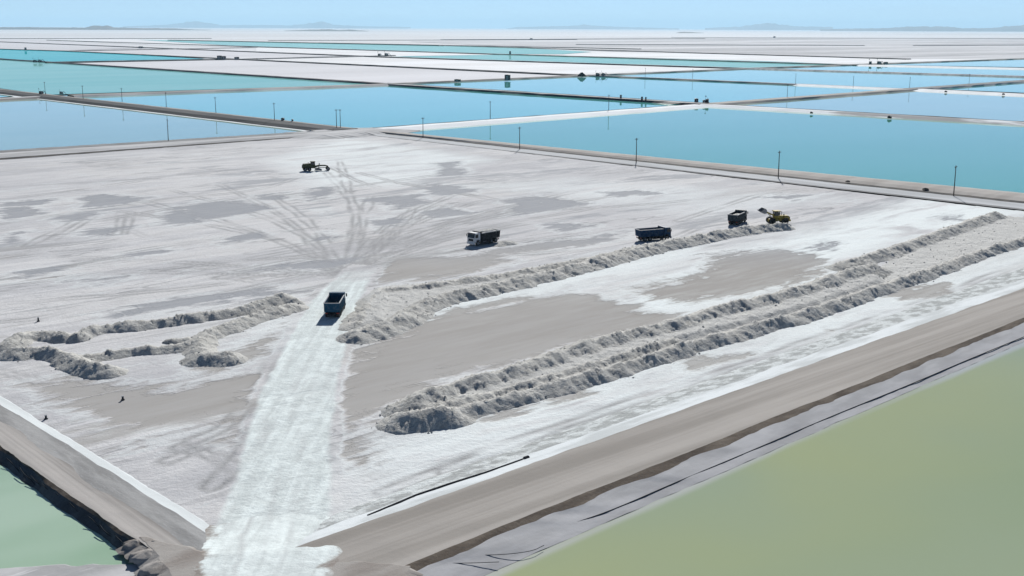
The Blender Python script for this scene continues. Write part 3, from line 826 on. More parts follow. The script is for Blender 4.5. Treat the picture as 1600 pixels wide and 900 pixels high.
M['haul'] = two_tone('packed_salt', G(.66, (.95, 1, .98)), G(.78, (.95, 1, .985)), .6, .12, rot=0, bump=.08, bscale=1.4, c2=G(.60, (.95, 1, .98)))
va_ = np.array(vv)
edge_ = np.abs(np.tile(np.linspace(-1, 1, kk + 1), nn_ + 1))
o = mesh_np('haul_road', vv, ff, M['ramp'], smooth=True, attrs={'wet': np.full(len(vv), -3.0), 'haul': np.clip((1.0 - edge_) / .55, 0, 1), 'bright': np.ones(len(vv)) * .4,
            'track': np.clip(fbm(np.tile(np.linspace(-7, 7, kk + 1), nn_ + 1) / .9, va_[:, 1] / 26.0, 3, 4), 0, 1) * .8})
if o.data.polygons[0].normal.z < 0: o.data.flip_normals()
structure(o)

# ------------------------------------------------------------------ windrows of scraped salt
m, n_, b = new_mat('scraped_salt'); g = NG(n_)
v0 = g.coords()
na = g.noise(v0, .45, 6, .65); nb = g.noise(v0, 2.2, 6, .7); hh = g.attr('slush')
c = g.mix(g.ramp(na, .35, .65), G(.40, (1.02, 1, .93)), G(.49, (1.02, 1, .93)))
c = g.mix(g.ramp(nb, .5, .75), c, G(.56, (.99, 1, .96)))
c = g.mix(g.math('MULTIPLY', hh, .5), c, G(.50, (.99, 1, .98)))
g.link(c, b.inputs['Base Color'])
b.inputs['Roughness'].default_value = .92; b.inputs['Specular IOR Level'].default_value = .2
g.bump(g.math('ADD', nb, g.math('MULTIPLY', na, 1.2)), 1.0, .22, b)
M['windrow'] = m

def windrow(label, ridges, fills=(), seed=0, step=.36, name='salt_windrow', group='windrows of scraped salt'):
    """ridges: (photo points along the ridge, half width, height); fills: (polygon, level) of slush between the ridges"""
    RR = []
    for pts, w, h in ridges:
        Q = [P2(*p, .7) for p in pts]
        for _ in range(2):
            Q = [Q[0]] + sum([[Q[k] * .75 + Q[k + 1] * .25, Q[k] * .25 + Q[k + 1] * .75] for k in range(len(Q) - 1)], []) + [Q[-1]]
        RR.append((Q, w, h))
    allp = np.array(sum([r[0] for r in RR], []) + [P2(*p) for f_ in fills for p in f_[0]])
    uu, vq = allp @ e1, allp @ e2
    pad = 7
    Ug, Vg = np.meshgrid(np.arange(uu.min() - pad, uu.max() + pad, step), np.arange(vq.min() - pad, vq.max() + pad, step), indexing='ij')
    shp = Ug.shape
    gx = (Ug * e1[0] + Vg * e2[0]).ravel(); gy = (Ug * e1[1] + Vg * e2[1]).ravel()
    H = np.full(gx.shape, -1.0); SL = np.zeros(gx.shape)
    wob = fbm(gx / 4.0, gy / 4.0, 3, seed)
    for k, (Q, w, h) in enumerate(RR):
        qa = np.array(Q)
        m_ = (gx > qa[:, 0].min() - 8) & (gx < qa[:, 0].max() + 8) & (gy > qa[:, 1].min() - 8) & (gy < qa[:, 1].max() + 8)
        d, s_ = line_dist(gx[m_], gy[m_], Q)
        lump = fbm(s_ / 5.5, s_ * 0 + k * 9.1, 3, seed + 3) + .55 * (1 - 2 * np.abs(((s_ + 2.5 * fbm(s_ / 14.0, s_ * 0, 2, seed + 40)) / 7.5) % 1 - .5) * 2) * .8
        hh_ = .88 * h * (1 + .22 * lump); ww = 1.12 * w * (1 + .22 * fbm(s_ / 7.0, s_ * 0 + k * 4.7, 3, seed + 7)) * (1 + .10 * wob[m_])
        gul = fbm(s_ / 1.6, d / 6.0 + k * 11, 4, seed + 9)            # slumps and gullies running down the flanks
        q_ = d / ww + .12 * gul * np.clip(d / ww, 0, 1)
        prof = hh_ * (1 - np.clip(q_, 0, 2.0) ** 1.12) - .35 * np.clip(q_ - 1, 0, 2)
        H[m_] = np.maximum(H[m_], prof)
    for poly, lev in fills:
        d = poly_sdf(gx, gy, [P2(*p) for p in poly])
        f_ = lev * np.clip((d + 1.0) / 2.2, 0, 1) - .3 * np.clip(-(d + 1.0), 0, 1)
        f_ = f_ + .10 * wob
        up = (f_ > H) & (d > -1.5)
        SL = np.where(up, 1, SL); H = np.where(up, f_, H)
    rough = np.clip(H + .3, 0, 1) * (1 - .4 * SL)
    H = H + rough * (.15 * fbm(gx / 2.1, gy / 2.1, 3, seed + 21, .6) + .34 * (np.abs(fbm(gx / 1.0, gy / 1.0, 4, seed + 31, .65)) - .22))
    H = np.minimum(H, 3.6)
    kp = H > -.32
    ii = np.where(kp)[0]
    ci = np.full(gx.shape, -1); ci[ii] = np.arange(len(ii)); ci = ci.reshape(shp)
    qq = np.stack([ci[:-1, :-1], ci[1:, :-1], ci[1:, 1:], ci[:-1, 1:]], -1).reshape(-1, 4)
    qq = qq[(qq >= 0).all(1)]
    o = mesh_np(name, np.column_stack([gx[ii], gy[ii], H[ii]]), qq, M['windrow'], smooth=True, attrs={'slush': SL[ii]})
    # loose clods scattered on the flanks and round the foot
    rr = np.random.RandomState(seed + 100)
    cand = ii[(H[ii] > -.3) & (H[ii] < 1.6)]
    wgt = np.where(H[cand] < .25, 2.5, 1.0); wgt /= wgt.sum()
    nc = int(min(2600, len(cand) * .035))
    pick = rr.choice(cand, nc, p=wgt)
    OV = np.array([(1, 0, 0), (-1, 0, 0), (0, 1, 0), (0, -1, 0), (0, 0, 1), (0, 0, -1)], float)
    OF = np.array([(0, 2, 4), (2, 1, 4), (1, 3, 4), (3, 0, 4), (2, 0, 5), (1, 2, 5), (3, 1, 5), (0, 3, 5)])
    VV = []; FF = []
    for k, p in enumerate(pick):
        sz = .05 + .15 * rr.rand() ** 3
        a = rr.rand() * 6.28; ca, sa = math.cos(a), math.sin(a)
        q = OV * sz * (.7 + .6 * rr.rand(6, 1)) * np.array([1.2, 1, .75])
        q = np.column_stack([q[:, 0] * ca - q[:, 1] * sa, q[:, 0] * sa + q[:, 1] * ca, q[:, 2]])
        VV.append(q + np.array([gx[p] + rr.randn() * .12, gy[p] + rr.randn() * .12, max(H[p], .02) + sz * .1])); FF.append(OF + 6 * k)
    if nc:
        co = mesh_np('loose_clods', np.concatenate(VV), np.concatenate(FF), M['windrow'], False, parent=o, attrs={'slush': np.zeros(6 * nc)})
        co['kind'] = 'stuff'
    return tag(o, label, 'salt pile', group)

windrow('long grey double windrow of salt running from the centre foreground to the right edge', [
    ([(632, 655), (660, 653), (695, 648)], 3.2, 2.0),
    ([(655, 634), (675, 622), (742, 601), (806, 586), (857, 566), (921, 544), (992, 526), (1065, 509), (1113, 491), (1220, 467), (1291, 445), (1362, 420)], 3.7, 2.25),
    ([(690, 637), (760, 620), (860, 592), (960, 562), (1050, 533)], 2.4, 1.45),
    ([(674, 652), (720, 641), (795, 621), (855, 604), (930, 584), (1006, 562), (1065, 542), (1167, 514), (1273, 486), (1380, 447), (1451, 425), (1522, 397), (1600, 374), (1750, 336)], 2.1, 1.4)],
    fills=[([(690, 638), (742, 608), (860, 572), (1000, 530), (1110, 497), (1290, 452), (1370, 430), (1380, 445), (1270, 484), (1060, 540), (860, 600), (720, 640)], .95)], seed=1)
windrow('shorter grey windrow of salt at far right, ending against the far pond bank', [
    ([(1318, 414), (1369, 399), (1451, 371), (1522, 346), (1556, 335)], 2.8, 1.5)],
    fills=[([(1370, 425), (1460, 375), (1560, 338), (1680, 345), (1625, 372), (1525, 403), (1455, 432), (1385, 452)], .12)], seed=2)
windrow('grey windrow of salt beside the blue truck, from the white track to the loader', [
    ([(556, 522), (590, 513), (622, 503), (650, 481), (690, 465), (728, 457), (793, 442), (850, 430), (907, 415), (992, 393), (1060, 378), (1131, 364), (1177, 356), (1225, 353)], 3.0, 1.6),
    ([(562, 505), (575, 478), (592, 452), (647, 449), (708, 440), (779, 431), (850, 417), (921, 404), (992, 388), (1060, 374)], 2.6, 1.1)],
    fills=[([(570, 520), (582, 465), (600, 450), (780, 432), (920, 405), (1000, 390), (905, 415), (730, 456), (650, 480), (620, 502)], .45),
           ([(556, 520), (568, 470), (592, 452), (612, 470), (600, 505)], .9)], seed=3)
windrow('bumpy grey salt ridge left of the white track, peaked near the track', [
    ([(118, 524), (148, 511), (248, 502), (310, 493), (379, 483), (413, 472), (437, 464), (458, 470)], 2.1, 1.25),
    ([(425, 470), (440, 466)], 3.0, 1.9)], seed=4)
windrow('hooked grey salt ridge left of the white track ending in a dark lump', [
    ([(455, 476), (406, 490), (358, 508), (316, 522), (308, 543), (330, 556)], 2.3, 1.25),
    ([(318, 556), (352, 556)], 3.0, 1.4)], seed=5)
windrow('thin grey salt ridge between the left lump and the hooked ridge', [
    ([(170, 550), (215, 544), (255, 541), (295, 537)], 1.8, 1.0), ([(265, 528), (292, 526)], 1.2, .7)], seed=6)
windrow('low grey salt heap at the far left edge of the windrows', [
    ([(12, 537), (45, 517), (100, 523)], 2.4, 1.1), ([(20, 549), (69, 545), (103, 556), (135, 572), (165, 576)], 2.4, 1.35), ([(131, 554), (165, 551)], 1.8, .8)], seed=7)
windrow('small loose salt heap behind the white-cabbed truck', [([(780, 378), (797, 376)], 1.7, .8)], seed=8, group=None)

# ------------------------------------------------------------------ vehicles
def paint(name, col, dirt=.35, rough=.6, metal=0.0, dcol=(.42, .42, .41, 1)):
    m, n_, b = new_mat(name); g = NG(n_)
    tc = g.node("ShaderNodeTexCoord")
    f = g.math('MULTIPLY', g.ramp(g.noise(tc.outputs['Object'], 1.7, 6, .7), .42, .78), dirt)
    g.link(g.mix(f, col, dcol), b.inputs['Base Color'])
    b.inputs['Roughness'].default_value = rough; b.inputs['Metallic'].default_value = metal
    b.inputs['Specular IOR Level'].default_value = .06 if rough > .3 else .4
    return m
M['blue'] = paint('truck_paint_blue', (.010, .062, .115, 1), .18)
M['blue2'] = paint('truck_paint_deep_blue', (.008, .035, .085, 1), .12)
M['slate'] = paint('truck_paint_slate', (.022, .034, .045, 1), .2)
M['white'] = paint('truck_paint_white', (.62, .62, .62, 1), .3)
M['black_steel'] = paint('steel_black', (.02, .022, .025, 1), .2)
M['chassis'] = paint('chassis_dark', (.018, .018, .02, 1), .15, .6)
M['rubber'] = paint('tyre_rubber', (.018, .018, .018, 1), .35, .85)
M['rim'] = paint('wheel_rim', (.25, .25, .26, 1), .5, .5)
M['glass'] = paint('vehicle_glass', (.012, .016, .02, 1), .05, .08)
M['lamp'] = paint('lamp_clear', (.6, .6, .58, 1), .1, .2)
M['lampred'] = paint('lamp_red', (.30, .015, .01, 1), .1, .3)
M['yellow'] = paint('machine_yellow', (.30, .225, .03, 1), .25)
M['olive'] = paint('machine_olive', (.045, .05, .02, 1), .15)
M['grey_steel'] = paint('worn_steel', (.22, .22, .23, 1), .5, .55)
M['rail'] = paint('salted_rail', (.36, .37, .38, 1), .6, .6)

def wheel(par, x, y, r, w, rimmat='rim', n=18):
    s = w / 2
    t = MB().lathe_x([(-s, r * .55), (-s, r * .90), (-s * .75, r), (s * .75, r), (s, r * .90), (s, r * .55), (-s, r * .55)], x, y, r, n).build('wheel', M['rubber'], par, False)
    sg = 1 if x > 0 else -1
    MB().lathe_x([(sg * s * .55, 0.001), (sg * s * .55, r * .22), (sg * s * .2, r * .30), (sg * s * .3, r * .5), (sg * s * .98, r * .56)], x, y, r, n).build('rim', M[rimmat], t)
    return t

def dump_truck(name, label, px_tail, px_front, cab, bed, tail=None, group='dump trucks on the salt field'):
    a, f = P2(*px_tail), P2(*px_front)
    d = f - a; c = (a + f) / 2
    e = empty(name, (c[0], c[1], .03), math.degrees(math.atan2(d[0], d[1])))
    tag(e, label, 'truck', group)
    cabm, bedm, tailm = M[cab], M[bed], M[tail or bed]
    # chassis
    ch = MB().box(-.48, -.34, -3.6, 3.5, .72, .98).box(.34, .48, -3.6, 3.5, .72, .98)
    for y in (-3.4, -2.0, -.6, .8, 2.0): ch.box(-.36, .36, y, y + .15, .76, .94)
    for y in (3.0, -1.35, -2.7): ch.beam((-.95, y, .52), (.95, y, .52), .16, .16)
    ch.build('chassis', M['chassis'], e)
    MB().tube([(-.95, .4, .72), (-.95, 1.5, .72)], .27, 12).build('fuel_tank', M['grey_steel'], e)
    MB().cbox(.7, 1.18, .5, 1.4, .5, 1.0).build('tool_box', M['chassis'], e)
    # cab
    cb = MB().prism_x([(2.25, .85), (2.5, .85), (2.62, 1.25), (3.38, 1.25), (3.5, .8), (4.0, .75), (4.04, 1.72), (3.86, 2.62), (3.66, 2.84), (2.35, 2.88), (2.25, 2.8)], -1.2, 1.2, .05).build('cab', cabm, e)
    MB().prism_x([(4.055, 1.76), (4.075, 1.78), (3.905, 2.58), (3.885, 2.56)], -1.06, 1.06).build('windscreen', M['glass'], cb)
    for sx in (-1, 1):
        w_ = MB().prism_x([(2.95, 1.80), (3.88, 1.80), (3.72, 2.55), (2.95, 2.55)], sx * 1.205 - .012, sx * 1.205 + .012).build('side_window', M['glass'], cb)
        dr = MB().prism_x([(2.82, 1.28), (3.45, 1.28), (3.92, 1.4), (3.92, 1.72), (2.82, 1.72)], sx * 1.208 - .012, sx * 1.208 + .012).build('door', cabm, cb)
        mi = MB().cbox(sx * 1.42 - .1, sx * 1.42 + .1, 3.86, 3.94, 1.95, 2.5, .02).beam((sx * 1.15, 3.86, 2.45), (sx * 1.42, 3.9, 2.42), .04, .04).build('mirror', M['black_steel'], cb)
        MB().cbox(sx * .92 - .2, sx * .92 + .2, 4.03, 4.12, .82, 1.06, .02).build('headlight', M['lamp'], e)
        MB().box(sx * .95 - .22, sx * .95 + .22, -3.72, -3.66, .78, .92).build('tail_light', M['lampred'], e)
        MB().prism_x([(2.42, 1.02), (2.58, 1.3), (3.0, 1.36), (3.42, 1.3), (3.58, 1.02), (3.5, 1.02), (3.36, 1.2), (3.0, 1.26), (2.64, 1.2), (2.5, 1.02)], sx * 1.05 - .18, sx * 1.05 + .18).build('mudguard', M['chassis'], e)
        MB().prism_x([(-3.35, .98), (-3.1, 1.10), (-.95, 1.10), (-.7, .98), (-.72, .94), (-.98, 1.06), (-3.08, 1.06), (-3.32, .94)], sx * .95 - .3, sx * .95 + .3).build('mudguard', M['chassis'], e)
    MB().cbox(-1.22, 1.22, 3.98, 4.2, .36, .78, .04).build('bumper', cabm, e)
    for sx in (-1, 1):
        MB().cbox(sx * 1.12 - .08, sx * 1.12 + .08, -.72, 2.3, .42, 1.02, .04).build('side_guard', M['chassis'], e)
    MB().box(-.9, .9, -3.5, 3.4, .5, .74).build('underbody', M['chassis'], e)
    MB().box(-.72, .72, 4.03, 4.075, 1.05, 1.55).build('grille', M['black_steel'], cb)
    MB().prism_x([(3.86, 2.66), (4.08, 2.6), (4.10, 2.64), (3.82, 2.78)], -1.08, 1.08).build('sun_visor', M['black_steel'], cb)
    MB().tube([(-.85, 2.12, .9), (-.85, 2.12, 3.05)], .07, 8).build('exhaust_stack', M['grey_steel'], e)
    # tipping body
    z0, z1, zl = 1.12, 2.62, 1.3
    b_ = MB().box(-1.22, 1.22, -3.75, 1.95, z0, z0 + .1)
    b_.build('dump_body', bedm, e)
    for sx in (-1, 1):
        x0 = sx * 1.22
        sd = MB().prism_x([(-3.95, z1), (-3.75, z0), (1.95, z0), (1.95, z1)], min(x0, x0 + sx * .07), max(x0, x0 + sx * .07)).build('side_wall', bedm, e)
        MB().box(min(x0 - sx * .02, x0 + sx * .13), max(x0 - sx * .02, x0 + sx * .13), -3.97, 1.98, z1 - .04, z1 + .10).build('top_rail', M['rail'], sd)
        for k in range(6):
            y = -3.3 + k * .98
            MB().prism_x([(y - .07, z0), (y + .07, z0), (y + .07, z1 - .05), (y - .07, z1 - .05)], min(x0 + sx * .065, x0 + sx * .15), max(x0 + sx * .065, x0 + sx * .15)).build('rib', bedm, sd)
    fw = MB().prism_x([(1.88, z0), (1.97, z0), (2.02, 2.95), (2.45, 3.0), (2.45, 3.06), (1.95, 3.03)], -1.27, 1.27).build('front_board', bedm, e)
    tg = MB().prism_x([(-3.86, z0 - .02), (-3.77, z0 - .02), (-3.96, z1 - .02), (-4.05, z1 - .02)], -1.215, 1.215).build('tailgate', tailm, e)
    MB().prism_x([(-4.07, z1 - .03), (-3.94, z1 - .03), (-3.95, z1 + .07), (-4.08, z1 + .07)], -1.30, 1.30).build('top_rail', M['rail'], tg)
    for k in (-.7, 0, .7):
        MB().prism_x([(-3.875, z0), (-3.865, z0), (-4.05, z1 - .05), (-4.10, z1 - .05)], k - .05, k + .05).build('rib', tailm, tg)
    MB().box(-1.15, 1.15, -3.66, -3.56, .55, .74).build('rear_bumper', M['chassis'], e)
    MB().tube([(0, 1.7, .95), (0, 1.75, 1.6)], .13, 10).build('hydraulic_ram', M['grey_steel'], e)
    for sx in (-1, 1):
        wheel(e, sx * 1.04, 3.0, .53, .34)
        for y in (-1.35, -2.7): wheel(e, sx * .92, y, .53, .60)
    return e

t1 = dump_truck('dump_truck', 'blue dump truck seen from behind driving up the white track', (519, 498), (529, 481), 'blue', 'blue')
t2 = dump_truck('dump_truck', 'white-cabbed dump truck with black body full of salt, facing left', (774.5, 377), (737, 384), 'white', 'black_steel')
t3 = dump_truck('dump_truck', 'deep blue dump truck side-on behind the windrow, facing right', (998, 377), (1042, 373.5), 'blue2', 'blue2')
t4 = dump_truck('dump_truck', 'dark slate dump truck seen from behind next to the loader', (1145.5, 352), (1158, 346), 'slate', 'slate')

def salt_load(tr, label, lev=2.5, amp=.3, y0=-3.6, y1=1.75, seed=0):
    """heaped salt lying in a truck's body"""
    nx, ny = 14, 34
    gx, gy = np.meshgrid(np.linspace(-1.2, 1.2, nx), np.linspace(y0, y1, ny), indexing='ij')
    ex = 1 - np.abs(gx / 1.2) ** 2.2; ey = 1 - np.abs((gy - (y0 + y1) / 2) / ((y1 - y0) / 2)) ** 4
    zz = lev - .25 + (amp + .25) * ex * np.clip(ey, 0, 1) + .10 * fbm(gx * 2.2, gy * 1.3, 3, seed)
    V = np.column_stack([gx.ravel(), gy.ravel(), zz.ravel()])
    V2 = V.copy(); V2[:, 2] = 1.33
    i, j = np.meshgrid(np.arange(nx - 1), np.arange(ny - 1), indexing='ij')
    F = np.stack([i * ny + j, (i + 1) * ny + j, (i + 1) * ny + j + 1, i * ny + j + 1], -1).reshape(-1, 4)
    o = mesh_np('salt_load', np.concatenate([V, V2]), np.concatenate([F, F[:, ::-1] + nx * ny]), M['windrow'], True, attrs={'slush': np.zeros(2 * nx * ny)})
    o.location = tr.location; o.rotation_euler = tr.rotation_euler
    return tag(o, label, 'salt load')
salt_load(t2, 'pale heaped salt load in the white-cabbed truck', 2.66, .35, seed=2)
salt_load(t4, 'grey salt load lying in the slate truck beside the loader', 2.2, .2, seed=4)

# wheel loader with its bucket raised towards the slate truck
def wheel_loader(px_rear, px_front, label):
    a, f = P2(*px_rear), P2(*px_front); d = f - a; c = (a + f) / 2
    e = empty('wheel_loader', (c[0], c[1], .03), math.degrees(math.atan2(d[0], d[1])))
    tag(e, label, 'loader')
    MB().prism_x([(-3.3, .95), (-3.25, 1.75), (-2.9, 2.05), (-.9, 2.1), (-.5, 1.7), (-.5, .75), (-2.9, .75)], -.78, .78, .06).build('engine_hood', M['yellow'], e)
    MB().box(-.6, .6, -3.42, -3.28, .9, 1.8).build('radiator_grille', M['chassis'], e)
    MB().cbox(-1.1, 1.1, -3.5, -2.95, .7, 1.15, .06).build('counterweight', M['yellow'], e)
    MB().cbox(-.62, .62, -.4, 1.9, .65, 1.25, .05).box(-.25, .25, -.6, -.3, .7, 1.2).build('front_frame', M['yellow'], e)
    cab = MB().cbox(-.72, .72, -.85, .65, 1.35, 2.05, .04).build('cab', M['yellow'], e)
    for sx in (-1, 1):
        for y in (-.8, .58): MB().beam((sx * .66, y, 2.0), (sx * .62, y * .92, 3.1), .09, .09).build('cab_post', M['chassis'], cab)
        MB().prism_x([(-.72, 2.08), (.5, 2.08), (.46, 3.0), (-.68, 3.0)], sx * .645 - .01, sx * .645 + .01).build('side_window', M['glass'], cab)
    MB().prism_x([(.56, 2.08), (.575, 2.08), (.535, 3.0), (.52, 3.0)], -.56, .56).build('windscreen', M['glass'], cab)
    MB().cbox(-.82, .82, -.95, .78, 3.1, 3.28, .05).build('cab_roof', M['yellow'], cab)
    MB().tube([(.4, -1.6, 2.0), (.4, -1.6, 3.0)], .07, 8).build('exhaust_stack', M['chassis'], e)
    MB().tube([(-.35, -1.9, 2.0), (-.35, -1.9, 2.45)], .13, 8).build('air_cleaner', M['chassis'], e)
    for sx in (-1, 1):
        MB().prism_x([(.25, 1.9), (.55, 1.9), (2.1, 2.55), (3.1, 3.0), (3.05, 3.28), (1.9, 2.85), (.2, 2.1)], sx * .5 - .08, sx * .5 + .08).build('lift_arm', M['yellow'], e)
        MB().beam((sx * .5, .8, 1.05), (sx * .5, 1.9, 2.5), .12, .12).build('lift_cylinder', M['grey_steel'], e)
        MB().prism_x([(-3.2 + .35, 1.5), (-2.9, 1.75), (-1.6, 1.75), (-1.2, 1.35), (-1.28, 1.3), (-1.65, 1.66), (-2.85, 1.66), (-2.9, 1.45)], sx * 1.05 - .26, sx * 1.05 + .26).build('mudguard', M['yellow'], e)
        MB().box(sx * .6 - .1, sx * .6 + .1, 1.86, 1.95, 1.4, 1.6).build('headlight', M['lamp'], e)
    MB().beam((0, .9, 2.2), (0, 2.7, 3.2), .16, .16).build('bucket_link', M['chassis'], e)
    bk = [(2.9, 2.95), (3.05, 2.75), (3.6, 2.72), (4.35, 3.25), (4.30, 3.33), (3.58, 2.84), (3.12, 2.86), (3.02, 3.05), (3.02, 3.6), (3.3, 3.95), (3.22, 3.98), (2.9, 3.62)]
    bu = MB().prism_x(bk, -1.3, 1.3)
    for sx in (-1, 1): bu.prism_x([(2.9, 2.95), (3.05, 2.75), (3.6, 2.72), (4.35, 3.25), (3.25, 3.96), (2.9, 3.62)], sx * 1.30 - .04, sx * 1.30 + .04)
    bu = bu.build('bucket', M['grey_steel'], e)
    for k in range(7): MB().beam((-1.14 + k * .38, 4.28, 3.25), (-1.14 + k * .38, 4.55, 3.44), .10, .06).build('tooth', M['chassis'], bu)
    for sx in (-1, 1):
        wheel(e, sx * 1.08, 1.25, .82, .66, 'chassis'); wheel(e, sx * 1.08, -2.05, .82, .66, 'chassis')
    return e
wl = wheel_loader((1227, 349.3), (1196.5, 350), 'yellow wheel loader with grey bucket raised at the end of a windrow')
salt_b = None

# motor grader far back on the field
def motor_grader(px_rear, px_front, label):
    a, f = P2(*px_rear), P2(*px_front); d = f - a; c = (a + f) / 2
    e = empty('motor_grader', (c[0], c[1], .03), math.degrees(math.atan2(d[0], d[1])))
    tag(e, label, 'grader')
    MB().prism_x([(-4.3, .9), (-4.4, 1.8), (-4.0, 2.4), (-1.6, 2.5), (-1.5, .8), (-4.0, .75)], -.95, .95, .06).build('engine_hood', M['olive'], e)
    MB().box(-.6, .6, -4.44, -4.3, 1.0, 1.9).build('radiator_grille', M['chassis'], e)
    cab = MB().prism_x([(-1.55, .95), (-.2, .95), (.05, 1.7), (-.15, 2.0), (-1.55, 2.0)], -.78, .78).build('cab', M['olive'], e)
    for sx in (-1, 1):
        for p, q_ in (((-1.48, 1.98), (-1.44, 3.0)), ((-.2, 1.98), (-.28, 3.0))):
            MB().beam((sx * .72, p[0], p[1]), (sx * .70, q_[0], q_[1]), .09, .09).build('cab_post', M['chassis'], cab)
        MB().prism_x([(-1.4, 2.03), (-.28, 2.03), (-.34, 2.92), (-1.38, 2.92)], sx * .725 - .01, sx * .725 + .01).build('side_window', M['glass'], cab)
    MB().prism_x([(-.2, 2.03), (-.185, 2.03), (-.27, 2.92), (-.285, 2.92)], -.62, .62).build('windscreen', M['glass'], cab)
    MB().cbox(-.9, .9, -1.7, -.05, 3.0, 3.16, .05).build('cab_roof', M['olive'], cab)
    MB().prism_x([(-.6, 1.3), (-.3, 1.7), (1.2, 1.95), (3.3, 1.9), (4.2, 1.6), (4.4, .9), (4.0, .85), (3.8, 1.3), (3.2, 1.5), (1.2, 1.5), (-.1, 1.0)], -.22, .22).build('main_frame', M['olive'], e)
    MB().beam((-1.0, 4.1, .75), (1.0, 4.1, .75), .2, .22).build('front_axle', M['chassis'], e)
    MB().beam((0, 4.1, 1.05), (0, 1.0, .95), .2, .16).build('draw_bar', M['olive'], e)
    MB().tube([(0, 1.0, .82), (0, 1.0, .95)], .75, 16).build('circle', M['chassis'], e)
    bl = MB()
    prof = [(-.06, .05), (.02, .04), (-.10, .3), (-.08, .5), (.04, .72), (-.03, .74), (-.16, .5), (-.18, .28)]
    bl.prism_x(prof, -1.85, 1.85)
    b_ = bl.build('blade', M['grey_steel'], e); b_.location = (0, 1.0, 0); b_.rotation_euler = (0, 0, R(30))
    for sx in (-1, 1):
        MB().beam((sx * .55, 1.35, 2.55), (sx * .65, 1.1, .95), .12, .12).build('lift_cylinder', M['grey_steel'], e)
        MB().box(sx * .75 - .35, sx * .75 + .35, -3.85, -1.75, 1.28, 1.34).build('mudguard', M['olive'], e)
        wheel(e, sx * 1.0, 4.1, .62, .38); wheel(e, sx * .98, -2.1, .62, .42); wheel(e, sx * .98, -3.5, .62, .42)
        MB().beam((sx * .98, -2.1, .62), (sx * .98, -3.5, .62), .16, .3).build('tandem_case', M['chassis'], e)
    MB().tube([(.35, -2.4, 2.2), (.35, -2.4, 3.0)], .07, 8).build('exhaust_stack', M['chassis'], e)
    return e
motor_grader((474, 267.5), (512, 266.3), 'olive motor grader standing alone on the far part of the salt field')

# ------------------------------------------------------------------ power poles
M['pole'] = paint('pole_timber', (.075, .06, .05, 1), .2, .8)
M['insul'] = paint('insulator', (.28, .28, .27, 1), .1, .3)
def pole_proto():
    e = empty('utility_pole', (0, 0, 0))
    MB().tube([(0, 0, -.6), (0, 0, 4.5), (0, 0, 8.8)], .17, 8, .11).build('pole', M['pole'], e)
    ca = MB().box(-.75, .75, -.06, .06, 8.25, 8.38).beam((-.5, .07, 8.28), (0, .07, 7.85), .05, .05).beam((.5, .07, 8.28), (0, .07, 7.85), .05, .05).build('crossarm', M['pole'], e)
    for x_ in (-.65, 0, .65): MB().tube([(x_, 0, 8.38), (x_, 0, 8.52), (x_, 0, 8.6)], .05, 6, .035).build('insulator', M['insul'], ca)
    return e
_pp = pole_proto()
_first = [True]
def copy_tree(o, parent=None):
    c = o.copy(); COL.objects.link(c); c.parent = parent
    for ch in list(o.children): copy_tree(ch, c)
    return c
def pole(x, y, z, label, rot=40):
    o = _pp if _first[0] else copy_tree(_pp)
    _first[0] = False
    p = P(x, y, z)
    o.location = tuple(p); o.rotation_euler = (R(random.uniform(-.7, .7)), R(random.uniform(-.7, .7)), R(rot + random.uniform(-8, 8)))
    tag(o, label, 'pole', 'power poles along the pond banks')
ordn = ['first', 'second', 'third', 'fourth', 'fifth', 'sixth', 'seventh']
for (x, y), w_ in zip([(1490, 306), (1216, 278.5), (994, 254), (812, 233), (661, 215)], ordn):
    pole(x, y, .2, f'{w_} utility pole from the right along the tan bank of the big teal pond', 42)
for (x, y), w_ in zip([(130, 155), (191, 160), (260, 168), (337.5, 177), (429, 188)], ordn):
    pole(x, y, 1.0, f'{w_} utility pole from the left along the dark grey causeway', 42)
pole(71, 148, 1.0, 'utility pole at the left crossing of the dark causeway, beside the dark pump set', 42)
pole(263, 219, .5, 'lone utility pole on the near shore of the left pale blue pond', -45)
pole(532, 200, .9, 'right pole of the pair at the far corner of the salt field', 0)
pole(526, 200, .9, 'left pole of the pair at the far corner of the salt field', 0)
pole(766, 184.5, 1.0, 'utility pole on the white causeway, nearest to the field', -45)
pole(951, 172, 1.0, 'utility pole midway along the white causeway', -45)
pole(1230, 152, 1.0, 'utility pole on the tan causeway left of its far crossing', -45)
pole(1243, 131, .9, 'left pole on the pale bank crossing the blue ponds at right', 42)
pole(1333, 136, .9, 'right pole on the white-edged bank crossing the blue ponds at right', 42)
pole(1421, 137.5, 1.0, 'utility pole at the far right causeway crossing', 42)
pole(1514, 131.5, 1.0, 'utility pole on the grey causeway beyond the far right crossing', -45)
pole(1008, 120.5, .9, 'utility pole on the far bank right of the covered heap', 42)
pole(1082, 122.5, .9, 'utility pole on the far bank, second beyond the covered heap', 42)

